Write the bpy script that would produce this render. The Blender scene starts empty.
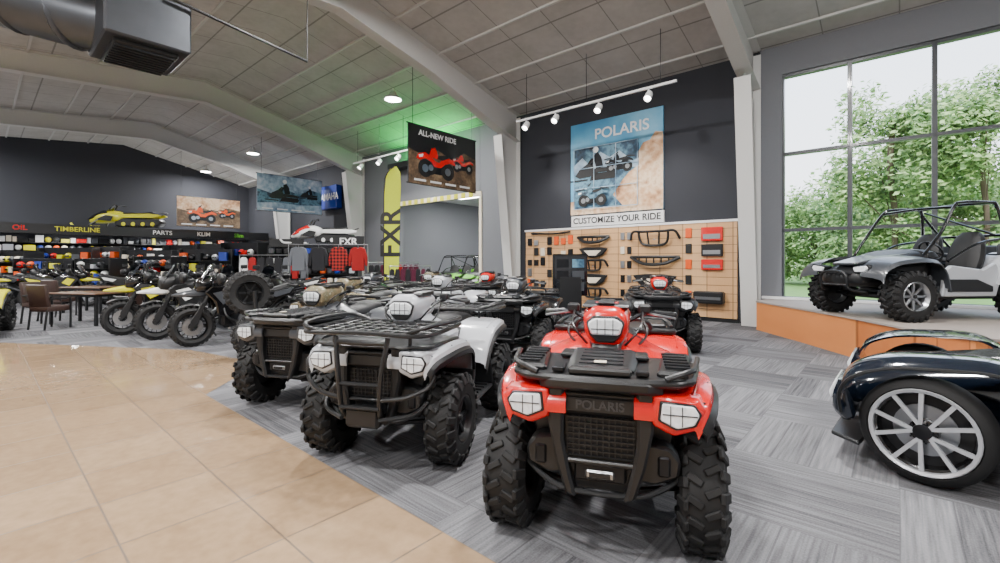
import bpy, bmesh, math, random
from mathutils import Vector, Matrix
random.seed(7)
C, S = .7536, .6574
RA = math.atan2(-S, C)
RM = Matrix.Rotation(RA, 4, 'Z'); RMI = RM.inverted()
def W(U, V, z=0): return Vector((-C*U+S*V, S*U+C*V, z))
def T(x, y, z): return Matrix.Translation((x, y, z))
def R(a, ax): return Matrix.Rotation(a, 4, ax)
def lin(c):
    c = c/255.0
    return c/12.92 if c <= .04045 else ((c+.055)/1.055)**2.4
def rgb(r, g, b): return (lin(r), lin(g), lin(b), 1)

# ------------------------------------------------------------------ materials
def mat(name, col, rough=.5, metal=0.0, coat=0.0, noise=.08, scale=25, emit=0, ecol=None, bump=0, trans=0):
    m = bpy.data.materials.new(name); m.use_nodes = True
    nt = m.node_tree; p = nt.nodes['Principled BSDF']
    p.inputs['Roughness'].default_value = rough
    p.inputs['Metallic'].default_value = metal
    p.inputs['Coat Weight'].default_value = coat
    p.inputs['Coat Roughness'].default_value = .08
    if trans: p.inputs['Transmission Weight'].default_value = trans
    tc = nt.nodes.new('ShaderNodeTexCoord')
    n = nt.nodes.new('ShaderNodeTexNoise'); n.inputs['Scale'].default_value = scale; n.inputs['Detail'].default_value = 4
    nt.links.new(tc.outputs['Object'], n.inputs['Vector'])
    mx = nt.nodes.new('ShaderNodeMix'); mx.data_type = 'RGBA'
    mx.inputs[6].default_value = (col[0]*(1-noise), col[1]*(1-noise), col[2]*(1-noise), 1)
    mx.inputs[7].default_value = (min(1, col[0]*(1+noise)), min(1, col[1]*(1+noise)), min(1, col[2]*(1+noise)), 1)
    nt.links.new(n.outputs['Fac'], mx.inputs[0])
    nt.links.new(mx.outputs[2], p.inputs['Base Color'])
    if emit:
        p.inputs['Emission Color'].default_value = ecol or col
        p.inputs['Emission Strength'].default_value = emit
    if bump:
        bp = nt.nodes.new('ShaderNodeBump'); bp.inputs['Strength'].default_value = bump; bp.inputs['Distance'].default_value = .01
        nt.links.new(n.outputs['Fac'], bp.inputs['Height']); nt.links.new(bp.outputs[0], p.inputs['Normal'])
    return m

class NT:
    def __init__(s, m): s.nt = m.node_tree; s.p = s.nt.nodes['Principled BSDF']
    def m(s, op, a, b=0.0, c=None):
        n = s.nt.nodes.new('ShaderNodeMath'); n.operation = op
        for i, v in enumerate((a, b, c)):
            if v is None: continue
            if isinstance(v, (int, float)): n.inputs[i].default_value = v
            else: s.nt.links.new(v, n.inputs[i])
        return n.outputs[0]
    def mix(s, f, a, b):
        n = s.nt.nodes.new('ShaderNodeMix'); n.data_type = 'RGBA'
        for i, v in ((0, f), (6, a), (7, b)):
            if isinstance(v, (int, float, tuple)): n.inputs[i].default_value = v
            else: s.nt.links.new(v, n.inputs[i])
        return n.outputs[2]
    def room(s, rot=True):
        tc = s.nt.nodes.new('ShaderNodeTexCoord'); mp = s.nt.nodes.new('ShaderNodeMapping')
        if rot: mp.inputs['Rotation'].default_value = (0, 0, -RA)
        s.nt.links.new(tc.outputs['Object'], mp.inputs[0])
        sp = s.nt.nodes.new('ShaderNodeSeparateXYZ'); s.nt.links.new(mp.outputs[0], sp.inputs[0])
        return sp.outputs[0], sp.outputs[1], sp.outputs[2], mp.outputs[0]
    def comb(s, x, y, z=0.0):
        n = s.nt.nodes.new('ShaderNodeCombineXYZ')
        for i, v in enumerate((x, y, z)):
            if isinstance(v, (int, float)): n.inputs[i].default_value = v
            else: s.nt.links.new(v, n.inputs[i])
        return n.outputs[0]
    def noise(s, vec, scale, detail=3):
        n = s.nt.nodes.new('ShaderNodeTexNoise'); n.inputs['Scale'].default_value = scale; n.inputs['Detail'].default_value = detail
        s.nt.links.new(vec, n.inputs['Vector']); return n.outputs['Fac']
    def white(s, vec):
        n = s.nt.nodes.new('ShaderNodeTexWhiteNoise'); s.nt.links.new(vec, n.inputs['Vector']); return n.outputs['Value']

def carpet_mat():
    m = bpy.data.materials.new('carpet_planks'); m.use_nodes = True; t = NT(m)
    x, y, z, v = t.room()
    L = 1.0
    x = t.m('DIVIDE', x, L); y = t.m('DIVIDE', y, L)
    cx = t.m('FLOOR', x); cy = t.m('FLOOR', y)
    ck = t.m('FLOORED_MODULO', t.m('ADD', cx, cy), 2.0)
    inv = t.m('SUBTRACT', 1.0, ck)
    s = t.m('ADD', t.m('MULTIPLY', x, ck), t.m('MULTIPLY', y, inv))
    a = t.m('ADD', t.m('MULTIPLY', y, ck), t.m('MULTIPLY', x, inv))
    pid = t.m('FLOOR', t.m('MULTIPLY', s, 4.0))
    w = t.white(t.comb(pid, t.m('FLOOR', a), ck))
    st = t.noise(t.comb(t.m('MULTIPLY', s, 34.0), t.m('MULTIPLY', a, 1.1), t.m('MULTIPLY', pid, 7.3)), 1.5, 5)
    st2 = t.noise(v, 90, 2)
    f = t.m('ADD', t.m('MULTIPLY', w, .34), t.m('MULTIPLY', t.m('SUBTRACT', st, .38), 1.15))
    f = t.m('ADD', f, t.m('MULTIPLY', t.m('SUBTRACT', st2, .5), .5))
    f = t.m('ADD', f, t.m('MULTIPLY', ck, .1))
    cl = t.nt.nodes.new('ShaderNodeClamp'); t.nt.links.new(f, cl.inputs[0])
    n = t.mix(cl.outputs[0], rgb(66, 66, 69), rgb(140, 140, 144))
    fr = t.m('FRACT', t.m('MULTIPLY', s, 4.0))
    e = t.m('GREATER_THAN', t.m('ABSOLUTE', t.m('SUBTRACT', fr, .5)), .48)
    n = t.mix(t.m('MULTIPLY', e, .4), n, rgb(50, 50, 54))
    t.nt.links.new(n, t.p.inputs['Base Color']); t.p.inputs['Roughness'].default_value = .95
    t.p.inputs['Specular IOR Level'].default_value = .08
    return m
def tile_mat():
    m = bpy.data.materials.new('ceramic_tile'); m.use_nodes = True; t = NT(m)
    x, y, z, v = t.room(); L = .6
    xx = t.m('DIVIDE', t.m('ADD', x, .1), L); yy = t.m('DIVIDE', t.m('ADD', y, .1), L)
    w = t.white(t.comb(t.m('FLOOR', xx), t.m('FLOOR', yy)))
    n1 = t.noise(v, 3.5, 6); n2 = t.noise(v, 14, 5)
    f = t.m('ADD', t.m('MULTIPLY', w, .25), t.m('ADD', t.m('MULTIPLY', n1, .45), t.m('MULTIPLY', n2, .45)))
    col = t.mix(f, rgb(112, 88, 64), rgb(172, 146, 116))
    ex = t.m('GREATER_THAN', t.m('ABSOLUTE', t.m('SUBTRACT', t.m('FRACT', xx), .5)), .491)
    ey = t.m('GREATER_THAN', t.m('ABSOLUTE', t.m('SUBTRACT', t.m('FRACT', yy), .5)), .491)
    e = t.m('MAXIMUM', ex, ey)
    col = t.mix(e, col, rgb(96, 78, 60))
    t.nt.links.new(col, t.p.inputs['Base Color'])
    t.nt.links.new(t.m('ADD', t.m('MULTIPLY', e, .4), t.m('ADD', .03, t.m('MULTIPLY', n1, .16))), t.p.inputs['Roughness'])
    t.p.inputs['Specular IOR Level'].default_value = .8
    return m
def ceil_mat():
    m = bpy.data.materials.new('ceiling_insulation'); m.use_nodes = True; t = NT(m)
    x, y, z, v = t.room()
    ex = t.m('GREATER_THAN', t.m('ABSOLUTE', t.m('SUBTRACT', t.m('FRACT', t.m('DIVIDE', x, 1.25)), .5)), .49)
    ey = t.m('GREATER_THAN', t.m('ABSOLUTE', t.m('SUBTRACT', t.m('FRACT', t.m('DIVIDE', y, 1.5)), .5)), .486)
    n1 = t.noise(v, 1.2, 3); n2 = t.noise(v, 6, 3)
    col = t.mix(t.m('ADD', t.m('MULTIPLY', n1, .6), t.m('MULTIPLY', n2, .4)), rgb(152, 149, 144), rgb(204, 202, 198))
    col = t.mix(t.m('MULTIPLY', t.m('MAXIMUM', ex, ey), .6), col, rgb(84, 80, 75))
    t.nt.links.new(col, t.p.inputs['Base Color']); t.p.inputs['Roughness'].default_value = .7
    return m
def wood_mat(name, c0, c1, pl=.15, rot=True):
    m = bpy.data.materials.new(name); m.use_nodes = True; t = NT(m)
    x, y, z, v = t.room(rot)
    s = t.m('ADD', x, t.m('MULTIPLY', y, .8))
    pid = t.m('FLOOR', t.m('DIVIDE', s, pl))
    w = t.white(t.comb(pid, 0.0, 0.0))
    g = t.noise(t.comb(t.m('MULTIPLY', s, 30.0), t.m('MULTIPLY', z, 2.0), pid), 1.0, 5)
    col = t.mix(t.m('ADD', t.m('MULTIPLY', w, .5), t.m('MULTIPLY', g, .5)), c0, c1)
    fr = t.m('FRACT', t.m('DIVIDE', s, pl))
    e = t.m('GREATER_THAN', t.m('ABSOLUTE', t.m('SUBTRACT', fr, .5)), .475)
    col = t.mix(t.m('MULTIPLY', e, .6), col, (c0[0]*.3, c0[1]*.3, c0[2]*.3, 1))
    t.nt.links.new(col, t.p.inputs['Base Color']); t.p.inputs['Roughness'].default_value = .45
    return m
def plaid_mat():
    m = bpy.data.materials.new('plaid_cloth'); m.use_nodes = True; t = NT(m)
    tc = t.nt.nodes.new('ShaderNodeTexCoord'); sp = t.nt.nodes.new('ShaderNodeSeparateXYZ'); t.nt.links.new(tc.outputs['Object'], sp.inputs[0])
    a = t.m('GREATER_THAN', t.m('FRACT', t.m('MULTIPLY', sp.outputs[0], 10)), .5)
    b_ = t.m('GREATER_THAN', t.m('FRACT', t.m('MULTIPLY', sp.outputs[2], 10)), .5)
    col = t.mix(t.m('MULTIPLY', t.m('ADD', a, b_), .5), rgb(170, 35, 30), rgb(15, 15, 15))
    t.nt.links.new(col, t.p.inputs['Base Color']); t.p.inputs['Roughness'].default_value = .9
    return m
def multi_mat(name, cs, scale, scale2=None, rough=.5):
    m = bpy.data.materials.new(name); m.use_nodes = True; t = NT(m)
    tc = t.nt.nodes.new('ShaderNodeTexCoord')
    n1 = t.noise(tc.outputs['Object'], scale, 5); n2 = t.noise(tc.outputs['Object'], scale2 or scale*3, 5)
    f = t.m('ADD', t.m('MULTIPLY', n1, .65), t.m('MULTIPLY', n2, .35))
    cr = t.nt.nodes.new('ShaderNodeValToRGB'); t.nt.links.new(f, cr.inputs[0])
    el = cr.color_ramp.elements
    while len(el) < len(cs): el.new(.5)
    for i, c in enumerate(cs):
        el[i].position = .32+.36*i/(len(cs)-1); el[i].color = c
    t.nt.links.new(cr.outputs[0], t.p.inputs['Base Color']); t.p.inputs['Roughness'].default_value = rough
    return m

m_carpet = carpet_mat(); m_tile = tile_mat(); m_ceil = ceil_mat(); m_plaid = plaid_mat()
m_camo = multi_mat('camo_plastic', [rgb(52, 46, 36), rgb(130, 112, 84), rgb(92, 88, 62), rgb(200, 188, 165)], 12, 26, .45)
m_rock = multi_mat('printed_rock', [rgb(110, 70, 48), rgb(196, 150, 110), rgb(226, 200, 168), rgb(170, 120, 84)], 1.6, 7, .6)
m_dirt = multi_mat('printed_dirt', [rgb(40, 32, 26), rgb(96, 76, 56), rgb(140, 118, 90)], 3, 14, .6)
m_navy = multi_mat('printed_navy', [rgb(14, 24, 36), rgb(40, 72, 96), rgb(98, 140, 160), rgb(24, 36, 50)], 2.4, 9, .5)
m_snow = multi_mat('printed_snow', [rgb(60, 90, 120), rgb(150, 175, 195), rgb(215, 222, 228)], 1.6, 6, .5)
m_sky = multi_mat('printed_sky', [rgb(44, 120, 168), rgb(82, 155, 192), rgb(140, 192, 214)], .5, 1.2, .5)
m_plat = wood_mat('platform_wood', rgb(166, 86, 38), rgb(214, 138, 78))
m_peg = wood_mat('slatwall_wood', rgb(190, 142, 94), rgb(216, 176, 130), .6, False)
m_wall_d = mat('wall_charcoal', rgb(43, 45, 52), .8, noise=.04)
m_wall_g = mat('wall_grey', rgb(108, 110, 115), .8, noise=.04)
m_wall_l = mat('wall_light', rgb(175, 177, 180), .8, noise=.04)
m_steel = mat('painted_steel_beam', rgb(196, 195, 192), .5, noise=.04)
m_white = mat('white_paint', rgb(225, 225, 225), .5)
m_black = mat('black_plastic', rgb(22, 23, 25), .4, noise=.15, scale=60)
m_black2 = mat('black_gloss', rgb(12, 12, 14), .18, coat=.5)
m_dark = mat('dark_metal', rgb(38, 39, 42), .4, .7)
m_tire = mat('tire_rubber', rgb(17, 17, 18), .7, noise=.2, scale=40)
m_seat = mat('seat_vinyl', rgb(18, 18, 20), .55, bump=.2, scale=120)
m_metal = mat('brushed_metal', rgb(165, 168, 172), .28, .9)
m_chrome = mat('chrome', rgb(215, 215, 218), .12, 1.0)
m_alloy = mat('alloy_rim', rgb(190, 193, 198), .3, .35)
m_red = mat('red_plastic', rgb(205, 8, 6), .25, coat=.5, noise=.03)
m_silver = mat('silver_plastic', rgb(176, 179, 184), .3, coat=.5, noise=.03)
m_gray = mat('graphite_plastic', rgb(58, 61, 66), .33, coat=.4, noise=.04)
m_blue = mat('blue_plastic', rgb(20, 52, 150), .3, coat=.5)
m_dblue = mat('midnight_paint', rgb(14, 22, 34), .12, coat=1.0, noise=.03)
m_yellow = mat('yellow_plastic', rgb(205, 200, 15), .35, coat=.3)
m_green = mat('lime_plastic', rgb(100, 190, 25), .35, coat=.3)
m_orange = mat('orange_plastic', rgb(220, 82, 15), .35)
m_lens = mat('headlight_lens', rgb(225, 232, 240), .08, coat=1.0, noise=.45, scale=45, emit=.2, ecol=(.9, .95, 1, 1))
m_tail = mat('taillight_lens', rgb(160, 10, 10), .15, coat=1)
m_screen = mat('screen', rgb(18, 20, 26), .1, coat=1)
m_brown = mat('brown_leather', rgb(52, 34, 28), .5)
m_table = mat('table_laminate', rgb(90, 64, 46), .35)
m_glow = mat('lamp_glow', (1, 1, 1, 1), .5, emit=30, ecol=(1, .98, .95, 1))
m_cream = mat('cream', rgb(222, 210, 190), .6)
m_grass = mat('grass', rgb(110, 145, 70), .9, noise=.3, scale=3)
m_road = mat('asphalt', rgb(150, 150, 150), .9)
m_duct = mat('galvanised_duct', rgb(78, 81, 86), .38, .75, noise=.15, scale=4)
m_bark = mat('bark', rgb(100, 86, 70), .9)
m_plattop = mat('platform_top', rgb(150, 140, 132), .7, noise=.1)

# ------------------------------------------------------------------ mesh builder
def cat(pts, n=6):
    pts = [Vector(p) for p in pts]
    if len(pts) < 3: return pts
    out = []
    for i in range(len(pts)-1):
        p0 = pts[max(i-1, 0)]; p1 = pts[i]; p2 = pts[i+1]; p3 = pts[min(i+2, len(pts)-1)]
        for k in range(n):
            t = k/n
            out.append(.5*((2*p1)+(p2-p0)*t+(2*p0-5*p1+4*p2-p3)*t*t+(3*p1-p0-3*p2+p3)*t**3))
    out.append(pts[-1]); return out

class B:
    def __init__(s): s.v = []; s.f = []; s.mi = []; s.ms = []; s.rm = False
    def add(s, vs, fs, m, M=None, smooth=True):
        if m not in s.ms: s.ms.append(m)
        k = s.ms.index(m); o = len(s.v)
        for v in vs:
            v = Vector(v); s.v.append(M @ v if M is not None else v)
        for f in fs:
            s.f.append([i+o for i in f]); s.mi.append(k)
    def _bm(s, bm, m, M, bev, seg=1):
        if bev:
            bmesh.ops.bevel(bm, geom=list(bm.edges), offset=bev, segments=seg, affect='EDGES', profile=.5)
        bm.verts.index_update()
        s.add([v.co.copy() for v in bm.verts], [[v.index for v in f.verts] for f in bm.faces], m, M); bm.free()
    def box(s, c, d, m, bev=0, rot=None, M=None, seg=1):
        x, y, z = d[0]/2, d[1]/2, d[2]/2
        L = T(*c)
        if rot: L = L @ R(rot[2], 'Z') @ R(rot[1], 'Y') @ R(rot[0], 'X')
        if M is not None: L = M @ L
        if not bev:
            s.add([(-x,-y,-z),(x,-y,-z),(x,y,-z),(-x,y,-z),(-x,-y,z),(x,-y,z),(x,y,z),(-x,y,z)],
                  [(0,3,2,1),(4,5,6,7),(0,1,5,4),(1,2,6,5),(2,3,7,6),(3,0,4,7)], m, L); return
        bm = bmesh.new(); bmesh.ops.create_cube(bm, size=1)
        for v in bm.verts: v.co = Vector((v.co.x*d[0], v.co.y*d[1], v.co.z*d[2]))
        s._bm(bm, m, L, bev, seg)
    def prism(s, pts, t0, t1, m, plane='XY', bev=0, M=None):
        def mp(a, b_, t):
            return (a, b_, t) if plane == 'XY' else ((t, a, b_) if plane == 'YZ' else (a, t, b_))
        bm = bmesh.new(); n = len(pts)
        lo = [bm.verts.new(mp(a, b_, t0)) for a, b_ in pts]; hi = [bm.verts.new(mp(a, b_, t1)) for a, b_ in pts]
        bm.faces.new(lo); bm.faces.new(hi)
        for i in range(n): bm.faces.new((lo[i], lo[(i+1) % n], hi[(i+1) % n], hi[i]))
        bmesh.ops.recalc_face_normals(bm, faces=bm.faces)
        s._bm(bm, m, M, bev)
    def hull(s, secs, m, bev=.01, M=None):
        bm = bmesh.new(); L = [[bm.verts.new((x, y, z)) for y, z in pl] for x, pl in secs]; n = len(L[0])
        bm.faces.new(L[0]); bm.faces.new(L[-1])
        for a, b_ in zip(L, L[1:]):
            for i in range(n): bm.faces.new((a[i], a[(i+1) % n], b_[(i+1) % n], b_[i]))
        bmesh.ops.recalc_face_normals(bm, faces=bm.faces)
        s._bm(bm, m, M, bev)
    def tube(s, pts, r, m, n=8, sm=5, M=None, closed=False):
        P = cat(pts, sm) if sm > 1 else [Vector(p) for p in pts]
        vs = []; fs = []; up = None
        for i, p in enumerate(P):
            d = (P[min(i+1, len(P)-1)]-P[max(i-1, 0)])
            if d.length < 1e-9: d = Vector((0, 0, 1))
            d.normalize()
            if up is None: up = d.orthogonal().normalized()
            up = up-d*up.dot(d)
            if up.length < 1e-6: up = d.orthogonal()
            up.normalize(); sd = d.cross(up)
            for k in range(n):
                a = 2*math.pi*k/n; vs.append(p+up*r*math.cos(a)+sd*r*math.sin(a))
        for i in range(len(P)-1):
            for k in range(n):
                fs.append((i*n+k, i*n+(k+1) % n, (i+1)*n+(k+1) % n, (i+1)*n+k))
        fs.append(tuple(range(n-1, -1, -1))); fs.append(tuple((len(P)-1)*n+k for k in range(n)))
        s.add(vs, fs, m, M)
    def lathe(s, prof, m, n=24, M=None):
        vs = []; fs = []; k = len(prof)
        for i in range(n):
            a = 2*math.pi*i/n
            for r, z in prof: vs.append((r*math.cos(a), r*math.sin(a), z))
        for i in range(n):
            j = (i+1) % n
            for q in range(k-1): fs.append((i*k+q, j*k+q, j*k+q+1, i*k+q+1))
        s.add(vs, fs, m, M)
    def body(s, st, m, n=18, M=None, axis='X', sm=5, cap=True):
        st = [tuple(q)+(2.6, 0)[len(q)-4:] if len(q) < 6 else tuple(q) for q in st]
        a3 = cat([(q[0], q[1], q[2]) for q in st], sm); b3 = cat([(q[3], q[4], q[5]) for q in st], sm)
        vs = []; fs = []
        for p, q in zip(a3, b3):
            x, hw, zb = p; zt, pw, yc = q; hw = max(hw, .003)
            zc = (zb+zt)/2; hh = max((zt-zb)/2, .003)
            for k in range(n):
                a = 2*math.pi*k/n; ca, sa = math.cos(a), math.sin(a)
                e = 2/pw
                vs.append((x, yc+hw*math.copysign(abs(ca)**e, ca), zc+hh*math.copysign(abs(sa)**e, sa)))
        L = len(a3)
        for i in range(L-1):
            for k in range(n): fs.append((i*n+k, (i+1)*n+k, (i+1)*n+(k+1) % n, i*n+(k+1) % n))
        fs.append(tuple(range(n))); fs.append(tuple((L-1)*n+k for k in range(n-1, -1, -1)))
        s.add(vs, fs, m, M)
    def grid(s, rows, th, m, M=None):
        bm = bmesh.new(); g = [[bm.verts.new(p) for p in r] for r in rows]
        for i in range(len(g)-1):
            for j in range(len(g[0])-1): bm.faces.new((g[i][j], g[i+1][j], g[i+1][j+1], g[i][j+1]))
        bmesh.ops.recalc_face_normals(bm, faces=bm.faces)
        bmesh.ops.solidify(bm, geom=list(bm.faces), thickness=th)
        s._bm(bm, m, M, 0)
    def ball(s, c, d, m, M=None, n=16):
        prof = [(max(1e-4, math.sin(math.pi*i/10)), -math.cos(math.pi*i/10)) for i in range(11)]
        L = T(*c) @ Matrix.Diagonal((d[0]/2, d[1]/2, d[2]/2, 1))
        s.lathe(prof, m, n, (M @ L) if M is not None else L)
    def room(s, U0, U1, V0, V1, z0, z1, m, bev=0):
        s.rm = True
        s.box((-(U0+U1)/2, (V0+V1)/2, (z0+z1)/2), (abs(U1-U0), abs(V1-V0), abs(z1-z0)), m, bev, M=RM)
    def obj(s, name, loc=(0, 0, 0), rz=0, parent=None, ang=35):
        me = bpy.data.meshes.new(name)
        vs = s.v
        if s.rm and not parent:
            vs = [RMI @ v for v in vs]; rz = RA
        me.from_pydata([tuple(v) for v in vs], [], s.f)
        for m in s.ms: me.materials.append(m)
        me.polygons.foreach_set('material_index', s.mi)
        me.polygons.foreach_set('use_smooth', [True]*len(s.f))
        me.update()
        try: me.set_sharp_from_angle(angle=math.radians(ang))
        except Exception: pass
        o = bpy.data.objects.new(name, me); bpy.context.scene.collection.objects.link(o)
        o.location = loc; o.rotation_euler = (0, 0, rz)
        if parent: o.parent = parent
        return o
def inst(o, loc, rz, name=None):
    n = bpy.data.objects.new(name or o.name.split('.')[0], o.data); bpy.context.scene.collection.objects.link(n)
    n.location = loc; n.rotation_euler = (0, 0, rz); return n
def text(s, body, size, m, M, parent=None, name='lettering', ext=.004, align='CENTER', bold=0):
    cu = bpy.data.curves.new(name, 'FONT'); cu.body = body; cu.size = size; cu.extrude = ext; cu.align_x = align; cu.align_y = 'CENTER'
    cu.offset = bold
    cu.materials.append(m)
    o = bpy.data.objects.new(name, cu); bpy.context.scene.collection.objects.link(o)
    if parent:
        o.parent = parent
        if abs(parent.rotation_euler[2]-RA) < 1e-5: M = RMI @ M
        o.matrix_local = M
    else: o.matrix_world = M
    if s: o.scale = (o.scale[0]*s, o.scale[1], o.scale[2])
    return o
def MW(U, V, z):
    return T(*W(U, V, z)) @ RM @ R(math.pi/2, 'X')
def ML(U, V, z):
    x = W(0, 1); y = Vector((0, 0, 1)); n = x.cross(y)
    m = Matrix(((x.x, y.x, n.x, 0), (x.y, y.y, n.y, 0), (x.z, y.z, n.z, 0), (0, 0, 0, 1)))
    return T(*W(U, V, z)) @ m

# ------------------------------------------------------------------ room shell
VW = 12.1; EH = 6.4; SL = .25; SB = .1; RV = 5.5; UL = 33.0; UR = -8.0; VB = -9.0
def CH(V): return EH+SL*(VW-V) if V > RV else EH+SL*(VW-RV)-SB*(RV-V)
b = B()
b.add([W(UL, VB), W(UR, VB), W(UR, VW+.3), W(UL, VW+.3)], [(0, 1, 2, 3)], m_carpet); b.obj('floor')
tp = [W(-7.9, 1.7), W(5.86, 1.7), Vector((-3.4, 5.9, 0)), Vector((-4.0, 7.0, 0)), Vector((-5.2, 7.7, 0)), Vector((-9.15, 8.4, 0)), Vector((-14, 8.8, 0)), W(19, -4), W(19, VB+.1), W(-7.9, VB+.1)]
b = B(); b.add([(p.x, p.y, .004) for p in tp], [tuple(range(len(tp)))], m_tile); b.obj('floor_tile')
b = B()
b.add([W(UL, VW+.3, CH(VW+.3)), W(UR, VW+.3, CH(VW+.3)), W(UR, RV, CH(RV)), W(UL, RV, CH(RV)), W(UR, VB, CH(VB)), W(UL, VB, CH(VB))],
      [(0, 1, 2, 3), (3, 2, 4, 5)], m_ceil)
b.obj('ceiling')
b = B(); t = .25; H = 6.6
b.room(2.2, 10.2, VW, VW+t, 0, H, m_wall_d)
b.room(UL, 16.4, VW, VW+t, 0, H, m_wall_d)
b.room(16.4, 11.5, VW, VW+t, 3.9, H, m_wall_d)
b.obj('wall_back')
b = B(); b.room(11.5, 10.2, VW-.02, VW+t, 0, H, m_wall_g); b.room(19.6, 16.4, VW-.03, VW+t, 0, H, m_wall_g); b.room(16.4, 11.5, VW-.03, VW, 3.9, H, m_wall_g)
b.obj('wall_back_pier')
b = B(); b.room(2.45, 2.02, VW-.04, VW+t, 0, H, m_wall_g)
b.room(2.02, UR, VW-.04, VW+t, 5.74, H, m_wall_g); b.room(2.02, UR, VW-.04, VW+t, 0, .62, m_wall_g)
b.room(-6.4, UR, VW-.04, VW+t, 0, H, m_wall_g)
b.obj('wall_window')
wu = [2.02, .79, -.51, -1.8, -3.1, -4.4, -5.7, -6.4]
b = B()
for i, u in enumerate(wu): b.room(u-.04, u+.04, VW-.0, VW+.14, .62, 5.74, m_gray)
for z in (.66, 2.2, 3.93, 5.70): b.room(2.02, -6.4, VW-.0, VW+.14, z-.035, z+.035, m_gray)
b.obj('window_1')
b = B(); b.room(2.4, -6.5, VW-.16, VW-.04, .635, .69, m_white); b.obj('trim_1')
def gable(name, U0, U1, m, zt=0):
    b = B(); pts = [(VB, 0), (VW+.3, 0), (VW+.3, CH(VW+.3)), (RV, CH(RV)), (VB, CH(VB))]
    vs = [W(U0, a, z) for a, z in pts]+[W(U1, a, z) for a, z in pts]
    n = len(pts); fs = [tuple(range(n)), tuple(range(2*n-1, n-1, -1))]+[(i, (i+1) % n, n+(i+1) % n, n+i) for i in range(n)]
    b.add(vs, fs, m); b.rm = True; return b.obj(name)
gable('wall_left', UL, UL+.2, m_wall_d)
gable('wall_right', UR-.2, UR, m_wall_l)
b = B(); b.room(UL, UR, VB-.2, VB, 0, CH(VB), m_wall_l); b.obj('wall_rear')
b = B()
b.room(17.5, 10.3, 19, 19.2, 0, 4.6, m_wall_l); b.room(17.6, 17.5, VW+t, 19.2, 0, 4.6, m_wall_g); b.room(10.4, 10.3, VW+t, 19.2, 0, 4.6, m_wall_l)
b.obj('wall_workshop')
b = B(); b.room(17.6, 10.3, VW+t, 19.2, 4.5, 4.6, m_white); b.obj('ceiling_workshop')
b = B(); b.room(17.6, 10.3, VW+t, 19.2, -.05, 0, m_carpet); b.obj('floor_workshop')
b = B()
b.room(11.5, 11.38, VW-.08, VW-.03, 0, 3.98, m_cream); b.room(16.5, 16.4, VW-.08, VW-.03, 0, 3.98, m_cream)
b.room(16.5, 11.4, VW-.08, VW-.03, 3.86, 4.04, m_cream)
for k in range(24):
    if k % 2 == 0: b.room(16.4-k*.2, 16.2-k*.2, VW-.1, VW-.08, 3.86, 4.04, m_yellow)
b.obj('trim_2')
b = B(); b.room(10.2, 2.9, VW-.03, VW, 0, .12, m_black); b.obj('baseboard_back')
b = B(); b.room(33, 16.6, VW-.06, VW-.03, 0, .12, m_black); b.obj('baseboard_back_far')

# ------------------------------------------------------------------ steel frames
def frame(U, m=m_steel, hw=.17):
    b = B(); th = .02; b.rm = True
    d0, d1 = .3, .95; zt = CH(VW)-.1
    kne = zt-.75
    b.room(U-hw, U+hw, VW-.10, VW-.08, 0, zt, m)
    vs = [W(U-hw, VW-.08-d0, 0), W(U+hw, VW-.08-d0, 0), W(U+hw, VW-.08-d1, kne), W(U-hw, VW-.08-d1, kne),
          W(U-hw, VW-.10-d0, 0), W(U+hw, VW-.10-d0, 0), W(U+hw, VW-.10-d1, kne), W(U-hw, VW-.10-d1, kne)]
    b.add(vs, [(0,1,2,3),(7,6,5,4),(0,4,5,1),(2,6,7,3),(1,5,6,2),(0,3,7,4)], m)
    for du in (-.012, .012):
        b.add([W(U+du, VW-.09, 0), W(U+du, VW-.09-d0, 0), W(U+du, VW-.09-d1, kne), W(U+du, VW-.09, zt)], [(0, 1, 2, 3)], m)
    st = [(VW-.09, .9), (VW-.09-d1, .9), (8.3, .7), (RV, .75), (0, .6), (VB, .9)]
    for i in range(len(st)-1):
        (va, da), (vb, db) = st[i], st[i+1]
        za, zb_ = CH(va)-.03, CH(vb)-.03
        for du in (-.012, .012):
            b.add([W(U+du, va, za), W(U+du, va, za-da), W(U+du, vb, zb_-db), W(U+du, vb, zb_)], [(0, 1, 2, 3)], m)
        for off0, off1 in ((0, 0), (da, db)):
            vs = [W(U-hw, va, za-off0), W(U+hw, va, za-off0), W(U+hw, vb, zb_-off1), W(U-hw, vb, zb_-off1)]
            vs += [v+Vector((0, 0, .02)) for v in vs]
            b.add(vs, [(0,3,2,1),(4,5,6,7),(0,1,5,4),(2,3,7,6),(1,2,6,5),(3,0,4,7)], m)
    return b.obj('steel_frame')
for U in (2.6, 9.75, 19.1, 26.8, -4.6): frame(U)
b = B()
for k in range(14):
    v = VW-.6-k*1.5
    if abs(v-RV) < .2: continue
    b.room(UL, UR, v-.03, v+.03, CH(v)-.05, CH(v)-.0, m_steel)
b.obj('ceiling_purlins')

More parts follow.
